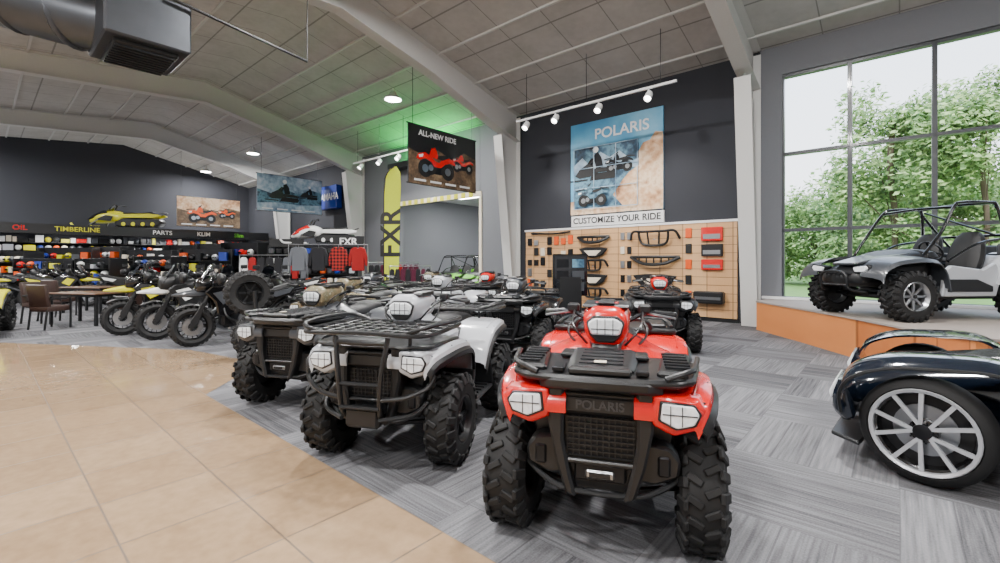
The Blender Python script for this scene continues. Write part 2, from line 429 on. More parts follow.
# ------------------------------------------------------------------ printed vehicle drawing
def draw_quad(b, Mx, cx, cy, h, body, t=0):
    def pol(pts, m, dt): b.prism([(cx+a*h, cy+c*h) for a, c in pts], t+dt, t+dt+.003, m, 'XY', M=Mx)
    for dx, r_ in ((-.42, .25), (.42, .25), (-.22, .2)):
        yy = -.22 if r_ > .22 else -.18
        b.lathe([(.001, t+.012), (r_*h, t+.012), (r_*h, t+.008)], m_tire, 18, Mx @ T(cx+dx*h, cy+yy*h, 0))
        b.lathe([(.001, t+.014), (r_*.45*h, t+.014)], m_metal, 12, Mx @ T(cx+dx*h, cy+yy*h, 0))
    pol([(-.5, -.12), (.5, -.12), (.3, -.34), (-.1, -.34)], m_dark, .003)
    pol([(-.74, .02), (-.66, .16), (-.42, .22), (-.2, .12), (-.05, .02), (.1, .0), (.22, .14), (.45, .2), (.68, .1), (.72, .0), (.5, .05), (.3, -.02), (.15, -.14), (-.1, -.14), (-.2, -.02), (-.42, .06), (-.62, -.02)], body, .015)
    pol([(-.3, .12), (-.2, .38), (-.08, .42), (.0, .3), (.05, .1)], body, .018)
    pol([(.0, .12), (.05, .2), (.42, .26), (.44, .18), (.2, .08)], m_seat, .021)
    pol([(-.78, .2), (-.76, .25), (-.35, .3), (-.35, .25)], m_black, .021); pol([(.4, .24), (.4, .3), (.8, .24), (.8, .19)], m_black, .021)
    pol([(-.22, .4), (-.05, .52), (-.02, .5), (-.14, .36)], m_black, .024); pol([(-.66, .12), (-.5, .16), (-.52, .08), (-.64, .05)], m_white, .024)
def draw_sled(b, Mx, cx, cy, h, body, t=0):
    def pol(pts, m, dt): b.prism([(cx+a*h, cy+c*h) for a, c in pts], t+dt, t+dt+.003, m, 'XY', M=Mx)
    pol([(-.2, -.3), (.9, -.3), (1.0, -.15), (.9, -.02), (-.1, -.02)], m_tire, 0)
    pol([(-.9, -.05), (-.7, .2), (-.3, .42), (-.05, .3), (.1, .02), (-.2, -.14), (-.7, -.16)], body, .004)
    pol([(-.3, .42), (-.12, .62), (-.04, .6), (-.05, .3)], m_screen, .008)
    pol([(-.05, .1), (.1, .2), (.8, .16), (1.0, .1), (.9, .0), (0, .0)], m_seat, .008)
    pol([(-1.1, -.28), (-1.15, -.22), (-.3, -.22), (-.3, -.28)], body, .008)
    pol([(.1, .18), (.02, .5), (-.02, .72), (.18, .82), (.34, .6), (.42, .2)], m_dark, .012); b.lathe([(.001, t+.018), (.13*h, t+.018)], m_white, 14, Mx @ T(cx+.08*h, cy+.94*h, 0))
    pol([(.05, .66), (-.22, .42), (-.18, .36), (.1, .5)], m_dark, .016); pol([(.2, .2), (-.05, -.02), (.05, -.08), (.4, .1)], m_black, .016)

# ------------------------------------------------------------------ slatwall, poster, sign
b = B(); b.room(9.36, 2.94, VW-.06, VW, .1, 2.46, m_peg); b.room(9.4, 2.9, VW-.08, VW, 2.46, 2.52, m_white)
for k in range(1, 12): b.room(9.36, 2.94, VW-.063, VW-.058, .1+k*.2-.005, .1+k*.2+.005, m_table)
b.obj('slatwall_panel')
b = B(); V0 = VW-.06
b.room(7.61, 4.74, V0, VW, 2.9, 5.64, m_sky)
P = lambda u, z: (-u, z)
b.prism([P(4.74, 2.9), P(4.74, 4.95), P(4.95, 5.0), P(5.1, 4.8), P(5.3, 4.75), P(5.5, 4.4), P(5.9, 4.3), P(6.1, 3.9), P(6.5, 3.5), P(7.0, 3.4), P(7.61, 3.3), P(7.61, 2.9)], V0-.004, V0, m_rock, 'XZ', M=RM)
b.prism([P(7.48, 3.08), P(7.48, 4.88), P(5.42, 4.88), P(5.42, 3.08)], V0-.006, V0-.004, m_navy, 'XZ', M=RM)
b.prism([P(7.48, 4.1), P(7.48, 4.4), P(7.2, 4.6), P(6.95, 4.35), P(6.6, 4.7), P(6.3, 4.5), P(6.0, 4.65), P(5.6, 4.3), P(5.42, 4.35), P(5.42, 4.1), P(6.2, 4.2)], V0-.007, V0-.006, m_snow, 'XZ', M=RM)
b.prism([P(5.9, 3.08), P(6.2, 3.4), P(5.9, 3.8), P(5.7, 4.0), P(5.42, 4.15), P(5.42, 3.08)], V0-.008, V0-.007, m_rock, 'XZ', M=RM)
Mp = MW(6.45, V0-.01, 4.0)
draw_sled(b, Mp, -.35, .1, .72, m_black, .0); draw_quad(b, Mp, .45, .3, .6, m_dark, .0); draw_quad(b, Mp, -.4, -.55, .7, m_navy, .03)
for u in (7.48, 6.8, 6.1, 5.45): b.room(u, u-.02, V0-.055, V0-.05, 3.05, 4.88, m_snow)
for z in (3.05, 3.65, 4.25, 4.86): b.room(7.48, 5.42, V0-.055, V0-.05, z, z+.02, m_snow)
poster = b.obj('wall_poster')
text(1.05, 'POLARIS', .42, m_white, MW(5.95, V0-.02, 5.22), poster, 'poster_lettering', bold=.006)
b = B(); b.room(7.58, 4.72, VW-.08, VW, 2.54, 2.86, m_white); sg = b.obj('wall_sign')
text(1, 'CUSTOMIZE YOUR RIDE', .25, m_black, MW(6.15, VW-.09, 2.7), sg, 'sign_lettering', bold=.003)

def acc_bumper(U, z, w=1.0, h=.45, kind=0):
    b = B(); V = VW-.12; b.rm = True; r = .034
    def q(u, zz, dv=0): return W(U+u, V-dv, z+zz)
    if kind == 0:
        b.tube([q(-w/2, 0), q(-w*.42, h*.5, .1), q(-w*.2, h*.5, .12), q(w*.2, h*.5, .12), q(w*.42, h*.5, .1), q(w/2, 0)], r, m_black)
        b.tube([q(-w*.3, h*.45, .1), q(-w*.22, -h*.3, .05), q(w*.22, -h*.3, .05), q(w*.3, h*.45, .1)], r, m_black)
        b.tube([q(-w*.12, h*.45, .1), q(-w*.1, -h*.3, .06)], .025, m_black); b.tube([q(w*.12, h*.45, .1), q(w*.1, -h*.3, .06)], .025, m_black)
    elif kind == 1:
        b.tube([q(-w/2, h*.3), q(-w*.2, -h*.2, .1), q(w*.2, -h*.2, .1), q(w/2, h*.3)], .045, m_black)
        b.tube([q(-w/2, h*.3), q(-w*.2, h*.3, .1), q(w*.2, h*.3, .1), q(w/2, h*.3)], .04, m_black)
        for k in range(5):
            u = -w*.3+k*w*.15; b.tube([q(u, h*.3, .06), q(u, -h*.15, .06)], .02, m_black)
    else:
        b.prism([(-(U+w/2), z+h*.4), (-(U+w*.2), z+h*.5), (-(U-w*.2), z+h*.5), (-(U-w/2), z+h*.4), (-(U-w*.35), z-h*.2), (-(U-w*.1), z-h*.5), (-(U+w*.1), z-h*.5), (-(U+w*.35), z-h*.2)], V-.06, V+.02, m_black, 'XZ', .02, M=RM)
        b.prism([(-(U+w*.3), z+h*.2), (-(U-w*.3), z+h*.2), (-(U-w*.12), z-h*.3), (-(U+w*.12), z-h*.3)], V-.075, V-.06, m_cream, 'XZ', .004, M=RM)
    b.tube([q(0, 0, .05), q(0, 0, 0)], .02, m_metal, sm=1)
    b.obj('brush_guard')
acc_bumper(6.8, 2.12, 1.05, .3, 1); acc_bumper(4.95, 2.08, 1.35, .42, 0); acc_bumper(6.8, 1.75, .95, .3, 2); acc_bumper(4.95, 1.5, 1.35, .36, 1); acc_bumper(6.8, 1.35, .95, .34, 0)
acc_bumper(6.8, .95, .95, .34, 2); acc_bumper(4.95, .95, 1.2, .4, 2); acc_bumper(6.8, .55, .95, .3, 0)
random.seed(3)
b = B(); 
for i in range(7):
    for j in range(6):
        if random.random() < .85:
            u = 9.25-i*.26; z = .3+j*.34+random.random()*.04; c = random.choice([m_orange, m_white, m_black, m_metal, m_dark, m_cream, m_dark, m_black])
            b.room(u, u-.16, VW-.11, VW-.065, z, z+.14+random.random()*.12, c, .005)
for z in (.5, .9, 1.3, 1.7, 2.1):
    for u in (5.95, 5.75):
        b.room(u, u-.12, VW-.1, VW-.065, z, z+.2, random.choice([m_black, m_dark, m_metal, m_cream]), .005)
    b.room(4.15, 4.0, VW-.1, VW-.065, z, z+.24, random.choice([m_black, m_dark, m_orange]), .005)
b.obj('packaged_parts')
b = B()
for (u, z, w_, h_, c) in ((3.75, 2.0, .5, .34, m_red), (3.75, 1.62, .5, .3, m_black), (3.75, 1.28, .5, .26, m_red)): b.room(u, u-w_, VW-.14, VW-.065, z, z+h_, c, .01); b.room(u-.05, u-w_+.05, VW-.15, VW-.14, z+.05, z+h_*.5, m_metal)
b.room(3.9, 3.2, VW-.3, VW-.065, .45, .75, m_black, .03); b.room(3.85, 3.25, VW-.32, VW-.3, .55, .62, m_metal)
b.obj('winch_kits')
b = B(); b.rm = True
b.tube([W(9.1, VW-.1, 2.4), W(8.2, VW-.15, 2.36), W(7.6, VW-.12, 2.4)], .03, m_black)
b.obj('hanging_strap')

# ------------------------------------------------------------------ platform
pp = [(W(2.3, VW-.06).x, W(2.3, VW-.06).y), (5.6, 10), (5.56, 8.5), (5.47, 7.1), (5.35, 6.2), (5.25, 5.6), (5.4, 5.2), (5.8, 5.0), (7, 4.95), (12.3, 4.95), (W(-6.5, VW-.06).x, W(-6.5, VW-.06).y)]
b = B(); b.prism(pp, 0, .6, m_plat)
b.prism([(p[0]+(-.02 if i < 9 and i > 0 else 0), p[1]+(-.02 if 5 < i < 10 else 0)) for i, p in enumerate(pp)], .6, .63, m_plattop)
b.obj('display_platform')

# ------------------------------------------------------------------ vehicles
def wheel(b, cx, cy, r, w, side, mr, rr, steer=0, nl=20, sp=6, cz=None, spw=.03, knob=True):
    M0 = T(cx, cy, r if cz is None else cz) @ R(steer, 'Z') @ R(-math.pi/2*side, 'X')
    prof = [(rr, -w*.4), (rr+.02, -w*.5), (r*.82, -w*.54), (r*.92, -w*.47), (r*.955, -w*.3), (r*.96, 0), (r*.955, w*.3), (r*.92, w*.47), (r*.82, w*.54), (rr+.02, w*.5), (rr, w*.4)]
    if not knob: prof = [(a if a < r*.95 else a*1.03, z) for a, z in prof]
    b.lathe(prof, m_tire, 32, M0)
    if knob:
        for k in range(nl):
            a = 2*math.pi*k/nl
            for sg_, off in ((1, 0), (-1, .5)):
                A = a+off*2*math.pi/nl
                b.box((0, 0, 0), (.05, .036, w*.40), m_tire, .006, M=M0 @ R(A, 'Z') @ T(r-.022, 0, sg_*w*.2) @ R(sg_*.5, 'X'))
                b.box((0, 0, 0), (.085, .05, w*.13), m_tire, .006, M=M0 @ R(A+.06, 'Z') @ T(r*.905, 0, sg_*w*.47) @ R(sg_*.4, 'Y'))
    b.lathe([(rr, -w*.4), (rr*.9, -w*.3), (rr*.86, 0), (rr*.9, w*.3), (rr+.006, w*.42), (rr+.012, w*.47), (rr+.003, w*.5), (rr-.01, w*.42)], mr, 28, M0)
    b.lathe([(.001, -w*.05), (rr*.9, -w*.05)], m_black, 20, M0)
    b.lathe([(.001, w*.36), (rr*.2, w*.36), (rr*.28, w*.28), (rr*.3, w*.0)], mr, 18, M0)
    b.lathe([(.001, w*.4), (rr*.14, w*.4), (rr*.15, w*.3)], m_black, 12, M0)
    for k in range(sp):
        A = 2*math.pi*k/sp
        b.box((0, 0, 0), (rr*.82, spw, w*.12), mr, .006, M=M0 @ R(A, 'Z') @ T(rr*.56, 0, w*.25) @ R(-.08, 'Y'))
    return M0
def spring(b, p0, p1, r, m, turns=7):
    p0 = Vector(p0); p1 = Vector(p1); d = (p1-p0); L = d.length; d.normalize(); u = d.orthogonal().normalized(); v = d.cross(u)
    pts = []
    n = turns*8
    for i in range(n+1):
        a = 2*math.pi*i/8; pts.append(p0+d*(L*.2+L*.7*i/n)+u*r*math.cos(a)+v*r*math.sin(a))
    b.tube(pts, .008, m, 5, 1); b.tube([p0, p1], .018, m_dark, 8, 1)

def fenders(b, m, x0, sgn):
    prof = [(.385, .745, .44), (.385, .80, .465), (.33, .855, .50), (.16, .885, .54), (-.08, .89, .56), (-.28, .85, .555), (-.40, .72, .53), (-.46, .55, .51)]
    pr = cat([(x0+sgn*a, y, z) for a, z, y in prof], 3)
    for s in (1, -1):
        rows = []
        for p in pr:
            yo = p.y
            rows.append([(p.x, s*.16, p.z+.012), (p.x, s*.34, p.z+.01), (p.x, s*(yo-.05), p.z), (p.x, s*(yo-.01), p.z-.018), (p.x, s*yo, p.z-.055)])
        b.grid(rows, .014, m)
        rows2 = [[(r_[-1][0], r_[-1][1], r_[-1][2]+.01), (r_[-1][0], r_[-1][1]+s*.022, r_[-1][2]-.012), (r_[-1][0], r_[-1][1]+s*.02, r_[-1][2]-.045)] for r_ in rows[2:]]
        b.grid(rows2, .01, m_black)
        b.tube([(r_[2][0], r_[2][1]-s*.03, r_[2][2]+.006) for r_ in rows[5:16]], .006, m, 5, 1)
        for q in (6, 10, 14): b.ball((rows[q][3][0], rows[q][3][1]-s*.02, rows[q][3][2]+.006), (.018, .018, .01), m_dark, n=8)
def hoodpl(w, z0, z1, wt):
    zm = z0+(z1-z0)*.45
    return [(-wt, z1), (wt, z1), (w, zm), (w*.97, z0), (-w*.97, z0), (-w, zm)]
def atv(name, body, style='plate', side=None, letter=None, rim=m_black, spr=m_white, pod=None, steer=0):
    side = side or body; pod = pod or body
    b = B()
    for sx in (.65, -.65):
        for s in (1, -1):
            wheel(b, sx, s*.495, .322, .2, s, rim, .16, steer=steer if sx > 0 else 0)
            b.tube([(sx-.14, s*.1, .29), (sx-.02, s*.4, .3)], .016, m_dark, 6, 1); b.tube([(sx+.14, s*.1, .29), (sx+.02, s*.4, .3)], .016, m_dark, 6, 1)
            b.tube([(sx-.1, s*.12, .45), (sx, s*.38, .42), (sx+.1, s*.12, .45)], .014, m_dark, 6, 1)
            b.tube([(sx, s*.08, .34), (sx, s*.42, .33)], .02, m_black, 8, 1)
            b.lathe([(.02, 0), (.045, .01), (.03, .02), (.045, .03), (.03, .04), (.045, .05), (.02, .06)], m_black, 12, T(sx, s*.18, .34) @ R(-s*math.pi/2, 'X'))
            sg_ = 1 if sx > 0 else -1
            spring(b, (sx+.1*sg_, s*.345, .36), (sx+.14*sg_, s*.27, .78), .042, spr)
    b.box((0, 0, .34), (1.5, .24, .14), m_black, .02); b.box((-.1, 0, .52), (.6, .32, .26), m_dark, .03)
    b.lathe([(.001, -.2), (.1, -.2), (.1, .2), (.001, .2)], m_metal, 20, T(-.12, 0, .48) @ R(math.pi/2, 'X'))
    b.box((.55, 0, .6), (.4, .3, .4), m_black, .04); b.box((-.65, 0, .6), (.5, .3, .3), m_black, .04)
    for s in (1, -1):
        b.box((0, s*.4, .32), (.62, .3, .035), m_black, .01)
        for k in range(6): b.box((-.22+k*.09, s*.4, .345), (.02, .24, .02), m_black)
        b.box((.29, s*.4, .45), (.03, .3, .3), m_black, .01, rot=(0, -.35, 0)); b.box((-.29, s*.4, .45), (.03, .3, .3), m_black, .01, rot=(0, .35, 0))
    fenders(b, body, .65, 1); fenders(b, body, -.65, -1)
    b.prism([(-.25, .88), (.25, .88), (.26, .78), (.22, .62), (.19, .45), (.14, .36), (-.14, .36), (-.19, .45), (-.22, .62), (-.26, .78)], .72, .95, m_black, 'YZ', .012)
    b.box((.952, 0, .63), (.02, .33, .20), m_dark)
    for k in range(12): b.box((.968, -.16+k*.029, .63), (.01, .006, .20), m_black)
    for k in range(8): b.box((.97, 0, .535+k*.027), (.01, .33, .006), m_black)
    b.box((.975, 0, .795), (.05, .44, .1), m_black, .018); b.box((.97, 0, .85), (.09, .34, .03), m_black, .012)
    b.box((.96, 0, .46), (.04, .25, .09), m_dark, .01); b.box((.985, 0, .455), (.02, .14, .04), m_metal, .008); b.box((.998, 0, .455), (.01, .1, .02), m_black)
    b.box((.99, 0, .515), (.03, .36, .025), m_black, .008)
    for s in (1, -1):
        b.prism([(s*.17, .9), (s*.255, .9), (s*.25, .7), (s*.215, .52), (s*.165, .36), (s*.11, .34), (s*.14, .45), (s*.175, .62)], .92, 1.02, m_black, 'YZ', .014)
        b.prism([(s*.2, .62), (s*.33, .60), (s*.38, .54), (s*.37, .46), (s*.26, .41), (s*.16, .42)], .8, .94, m_black, 'YZ', .016)
        b.prism([(s*.2, .8), (s*.38, .74), (s*.34, .56), (s*.2, .5)], .72, .84, m_black, 'YZ', .012)
        b.box((.9, s*.3, .51), (.1, .06, .1), m_dark, .01)
        b.hull([(.86, [(s*.24, .88), (s*.48, .87), (s*.51, .80), (s*.46, .71), (s*.33, .68), (s*.24, .73)]), (1.0, [(s*.24, .88), (s*.45, .87), (s*.485, .81), (s*.44, .72), (s*.33, .685), (s*.24, .73)]), (1.04, [(s*.25, .87), (s*.43, .86), (s*.46, .81), (s*.42, .73), (s*.34, .70), (s*.25, .74)])], body, .008)
        b.prism([(s*.275, .856), (s*.425, .85), (s*.455, .808), (s*.43, .75), (s*.345, .726), (s*.265, .765)], 1.03, 1.048, m_black, 'YZ', .004)
        b.prism([(s*.285, .848), (s*.42, .842), (s*.444, .806), (s*.422, .758), (s*.348, .737), (s*.276, .77)], 1.04, 1.058, m_lens, 'YZ', .006)
        for kk in (0, 1): b.box((1.06, s*(.32+kk*.05), .795), (.004, .004, .09), m_gray)
        b.box((1.06, s*.36, .80), (.004, .15, .005), m_gray)
        b.prism([(.36, .84), (.3, .9), (.1, .92), (-.05, .88), (-.12, .7), (-.02, .52), (.15, .47), (.28, .6)], s*.22, s*.27, side, 'XZ', .012)
        b.prism([(-.1, .84), (-.45, .86), (-.5, .7), (-.3, .55), (-.12, .6)], s*.17, s*.22, m_black, 'XZ', .012)
        b.box((.1, s*.275, .78), (.22, .012, .05), m_black, .004, rot=(0, -.3, 0))
        b.prism([(-.95, .74), (-1.03, .8), (-1.03, .86), (-.93, .82)], s*.28, s*.45, m_tail, 'XZ', .008)
    b.tube([(.84, -.42, .46), (.93, -.3, .40), (.99, -.15, .37), (.99, .15, .37), (.93, .3, .40), (.84, .42, .46)], .014, m_black)
    b.hull([(.56, hoodpl(.26, .87, .93, .12)), (.44, hoodpl(.38, .85, .99, .13)), (.22, hoodpl(.40, .83, 1.05, .12)), (.04, hoodpl(.27, .78, 1.01, .1)), (-.12, hoodpl(.17, .77, .93, .08))], body, .018)
    for s in (1, -1):
        b.hull([(.46, [(s*.15, .97), (s*.23, .95), (s*.2, .93)]), (.2, [(s*.15, 1.04), (s*.25, .99), (s*.2, .97)])], m_black, 0)
    b.hull([(.52, [(-.09, .93), (.09, .93), (.07, 1.0), (-.07, 1.0)]), (.3, [(-.13, .98), (.13, .98), (.1, 1.08), (-.1, 1.08)])], m_black, .01)
    po = [(-.075, 1.235), (.075, 1.235), (.14, 1.18), (.13, 1.07), (.075, .99), (-.075, .99), (-.13, 1.07), (-.14, 1.18)]
    def psc(k, dz=0): return [(y*k, 1.11+(z-1.11)*k+dz) for y, z in po]
    b.hull([(.5, psc(.74, -.02)), (.46, psc(.95, -.01)), (.3, psc(1.04, .0)), (.12, psc(1.0, .0)), (.05, psc(.7, .0))], pod, .012)
    b.prism([(-.112, 1.14), (-.07, 1.175), (.07, 1.175), (.112, 1.14), (.09, 1.06), (.05, 1.02), (-.05, 1.02), (-.09, 1.06)], .48, .515, m_black, 'YZ', .008)
    b.prism([(-.102, 1.135), (-.062, 1.163), (.062, 1.163), (.102, 1.135), (.082, 1.065), (-.082, 1.065)], .5, .528, m_lens, 'YZ', .01)
    for y_ in (-.045, 0, .045): b.box((.53, y_, 1.115), (.004, .004, .09), m_gray)
    b.box((.53, 0, 1.10), (.004, .16, .005), m_gray)
    b.box((.08, 0, 1.2), (.06, .2, .1), m_screen, .015, rot=(0, -.5, 0)); b.box((.3, 0, 1.242), (.22, .1, .02), m_black, .008)
    b.prism([(.42, 1.215), (.4, 1.235), (.14, 1.24), (.2, 1.2)], -.142, .142, m_black, 'XZ', .006)
    b.tube([(.3, 0, .95), (.2, 0, 1.12)], .035, m_black, 8, 1)
    for s in (1, -1):
        b.tube([(.2, 0, 1.1), (.2, s*.12, 1.11), (.14, s*.24, 1.16), (.06, s*.41, 1.14)], .014, m_dark)
        b.tube([(.1, s*.29, 1.155), (.05, s*.42, 1.14)], .023, m_black, 10, 1); b.ball((.05, s*.425, 1.14), (.05, .03, .05), m_black)
        b.tube([(.14, s*.24, 1.16), (.17, s*.32, 1.15), (.13, s*.42, 1.13)], .008, m_metal, 6)
        b.box((.13, s*.23, 1.185), (.07, .08, .06), m_black, .012)
        b.tube([(.15, s*.2, 1.15), (.32, s*.24, 1.05), (.34, s*.15, .95)], .008, m_black, 5)
        b.tube([(.15, s*.22, 1.17), (.4, s*.2, 1.1), (.42, s*.1, .98)], .007, m_black, 5)
    b.body([(-.06, .1, .8, .9), (-.16, .15, .78, .93), (-.35, .17, .78, .94), (-.6, .2, .78, .97), (-.8, .19, .8, .95), (-.84, .12, .82, .92)], m_seat, 18)
    if style == 'plate':
        z0 = .022
        b.prism([(1.06, -.2), (1.06, .2), (1.03, .36), (.95, .44), (.62, .50), (.50, .44), (.50, -.44), (.62, -.50), (.95, -.44), (1.03, -.36)], .885+z0, .925+z0, m_black, 'XY', .014)
        for s in (1, -1):
            b.box((.76, s*.36, .94+z0), (.44, .14, .04), m_black, .014, rot=(0, .03, -s*.12))
            for k in range(6): b.box((.6+k*.065, s*.365, .965+z0), (.018, .12, .012), m_dark, .003)
            b.tube([(1.03, s*.3, .93+z0), (.99, s*.4, .96+z0), (.9, s*.44, .96+z0), (.6, s*.49, .95+z0)], .014, m_black)
            b.box((.96, s*.2, .945+z0), (.12, .06, .025), m_dark, .005)
            b.box((.6, s*.2, .945+z0), (.14, .08, .03), m_black, .01)
        b.hull([(.56, [(-.2, .93+z0), (.2, .93+z0), (.16, .975+z0), (-.16, .975+z0)]), (.95, [(-.17, .93+z0), (.17, .93+z0), (.13, .955+z0), (-.13, .955+z0)])], m_black, .01)
        for k in range(5): b.box((.62+k*.07, 0, .973+z0-k*.003), (.02, .22, .008), m_dark, .003)
        b.box((1.01, 0, .945+z0), (.06, .3, .035), m_black, .01)
        b.box((.93, 0, .975+z0), (.04, .06, .004), m_cream)
        b.hull([(1.0, [(-.3, .86), (.3, .86), (.3, .92), (-.3, .92)]), (1.075, [(-.22, .89), (.22, .89), (.22, .935), (-.22, .935)])], m_black, .01)
        b.prism([(-1.1, -.3), (-1.1, .3), (-1.02, .46), (-.68, .5), (-.62, .25), (-.66, .2), (-.66, -.2), (-.62, -.25), (-.68, -.5), (-1.02, -.46)], .905, .95, m_black, 'XY', .014)
        for s in (1, -1): b.box((-.88, s*.35, .96), (.34, .14, .04), m_black, .012)
        b.tube([(-.7, -.46, .96), (-1.05, -.42, .98), (-1.1, -.2, .98), (-1.1, .2, .98), (-1.05, .42, .98), (-.7, .46, .96)], .016, m_black)
        for s in (1, -1): b.tube([(-.6, s*.3, .95), (-.58, s*.25, 1.02), (-.58, 0, 1.04)], .016, m_black)
    else:
        b.prism([(1.03, -.25), (1.03, .25), (.95, .46), (.5, .5), (.45, .2), (.45, -.2), (.5, -.5), (.95, -.46)], .885, .91, m_black, 'XY', .01)
        for (xa, xb, zz) in ((1.1, .44, 1.0), (-1.12, -.58, 1.0)):
            xm = (xa+xb)/2
            b.tube([(xm, .5, zz), (xb, .48, zz), (xb, .3, zz), (xb, -.3, zz), (xb, -.48, zz), (xm, -.5, zz), (xa, -.44, zz), (xa+.02*(1 if xa > 0 else -1), 0, zz+.01), (xa, .44, zz), (xm, .5, zz)], .017, m_black)
            for s in (1, -1):
                b.tube([(xb, s*.3, zz), (xb, s*.48, zz+.05), (xm, s*.53, zz+.06), (xa, s*.45, zz+.05), (xa, s*.3, zz)], .015, m_black)
            for yy in (-.4, -.3, -.2, -.1, 0, .1, .2, .3, .4): b.tube([(xa, yy, zz), (xb, yy, zz)], .01, m_black, 6, 1)
            for xx in (xa*.8+xb*.2, xa*.6+xb*.4, xa*.4+xb*.6, xa*.2+xb*.8): b.tube([(xx, -.48, zz), (xx, .48, zz)], .01, m_black, 6, 1)
            for yy in (-.3, .3):
                for xx in (xa*.8+xb*.2, xa*.2+xb*.8): b.tube([(xx, yy, zz), (xx, yy, .87)], .012, m_dark, 6, 1)
        for s in (1, -1):
            b.tube([(.97, s*.12, .36), (1.1, s*.14, .45), (1.13, s*.16, .7), (1.1, s*.2, .98)], .018, m_black)
            b.tube([(1.12, s*.15, .56), (1.09, s*.32, .58), (1.03, s*.46, .64), (1.0, s*.5, .72)], .016, m_black)
            b.tube([(1.12, s*.14, .42), (1.0, s*.34, .44), (.9, s*.4, .5)], .016, m_black)
        for zz in (.5, .66): b.tube([(1.13, -.15, zz), (1.13, .15, zz)], .014, m_black, 6, 1)
        b.tube([(1.1, -.2, .94), (1.12, 0, .94), (1.1, .2, .94)], .018, m_black)
        b.box((1.06, 0, .42), (.1, .26, .14), m_black, .02)
    o = b.obj(name)
    if letter:
        m_ = Matrix(((0, 0, 1, 0), (1, 0, 0, 0), (0, 1, 0, 0), (0, 0, 0, 1)))
        text(1, letter, .062, m_gray, T(1.004, 0, .795) @ m_, o, 'grille_lettering', ext=.002, bold=.001)
    return o
def place(o, x, y, fx, fy, z=0):
    o.location = (x, y, z); o.rotation_euler = (0, 0, math.atan2(fy, fx)); return o
def pfront(o, x, y, a):
    fx, fy = -math.sin(a), -math.cos(a); return place(o, x-.65*fx, y-.65*fy, fx, fy)
red_atv = atv('quad_bike', m_red, letter='POLARIS', steer=-.06); pfront(red_atv, .58, 2.56, .28)
sil = atv('quad_bike', m_silver, 'tube', side=m_gray); pfront(sil, -.84, 3.58, .25)
gr = atv('quad_bike', m_gray, side=m_gray, spr=m_metal, pod=m_camo); pfront(gr, -2.08, 4.82, .27)
cam = atv('quad_bike', m_camo, side=m_camo); place(cam, -2.3, 7.6, -.4, -.9)
rb_ = atv('quad_bike', m_black, side=m_red, pod=m_red); place(rb_, 2.85, 8.3, -.25, -.97)
ba = atv('quad_bike', m_black2, side=m_blue, pod=m_gray); place(ba, .35, 7.6, -.3, -.95)
o = inst(sil, (-1.0, 8.9, 0), math.atan2(-.95, -.3)); o = inst(rb_, (-.2, 11.2, 0), math.atan2(-.95, -.3))
o = inst(cam, (-1.6, 11.6, 0), math.atan2(-.95, -.3)); o = inst(ba, (-2.7, 10.3, 0), math.atan2(-.95, -.3))
ya = atv('quad_bike', m_yellow); place(ya, -10.7, 9.1, .6, -.8)

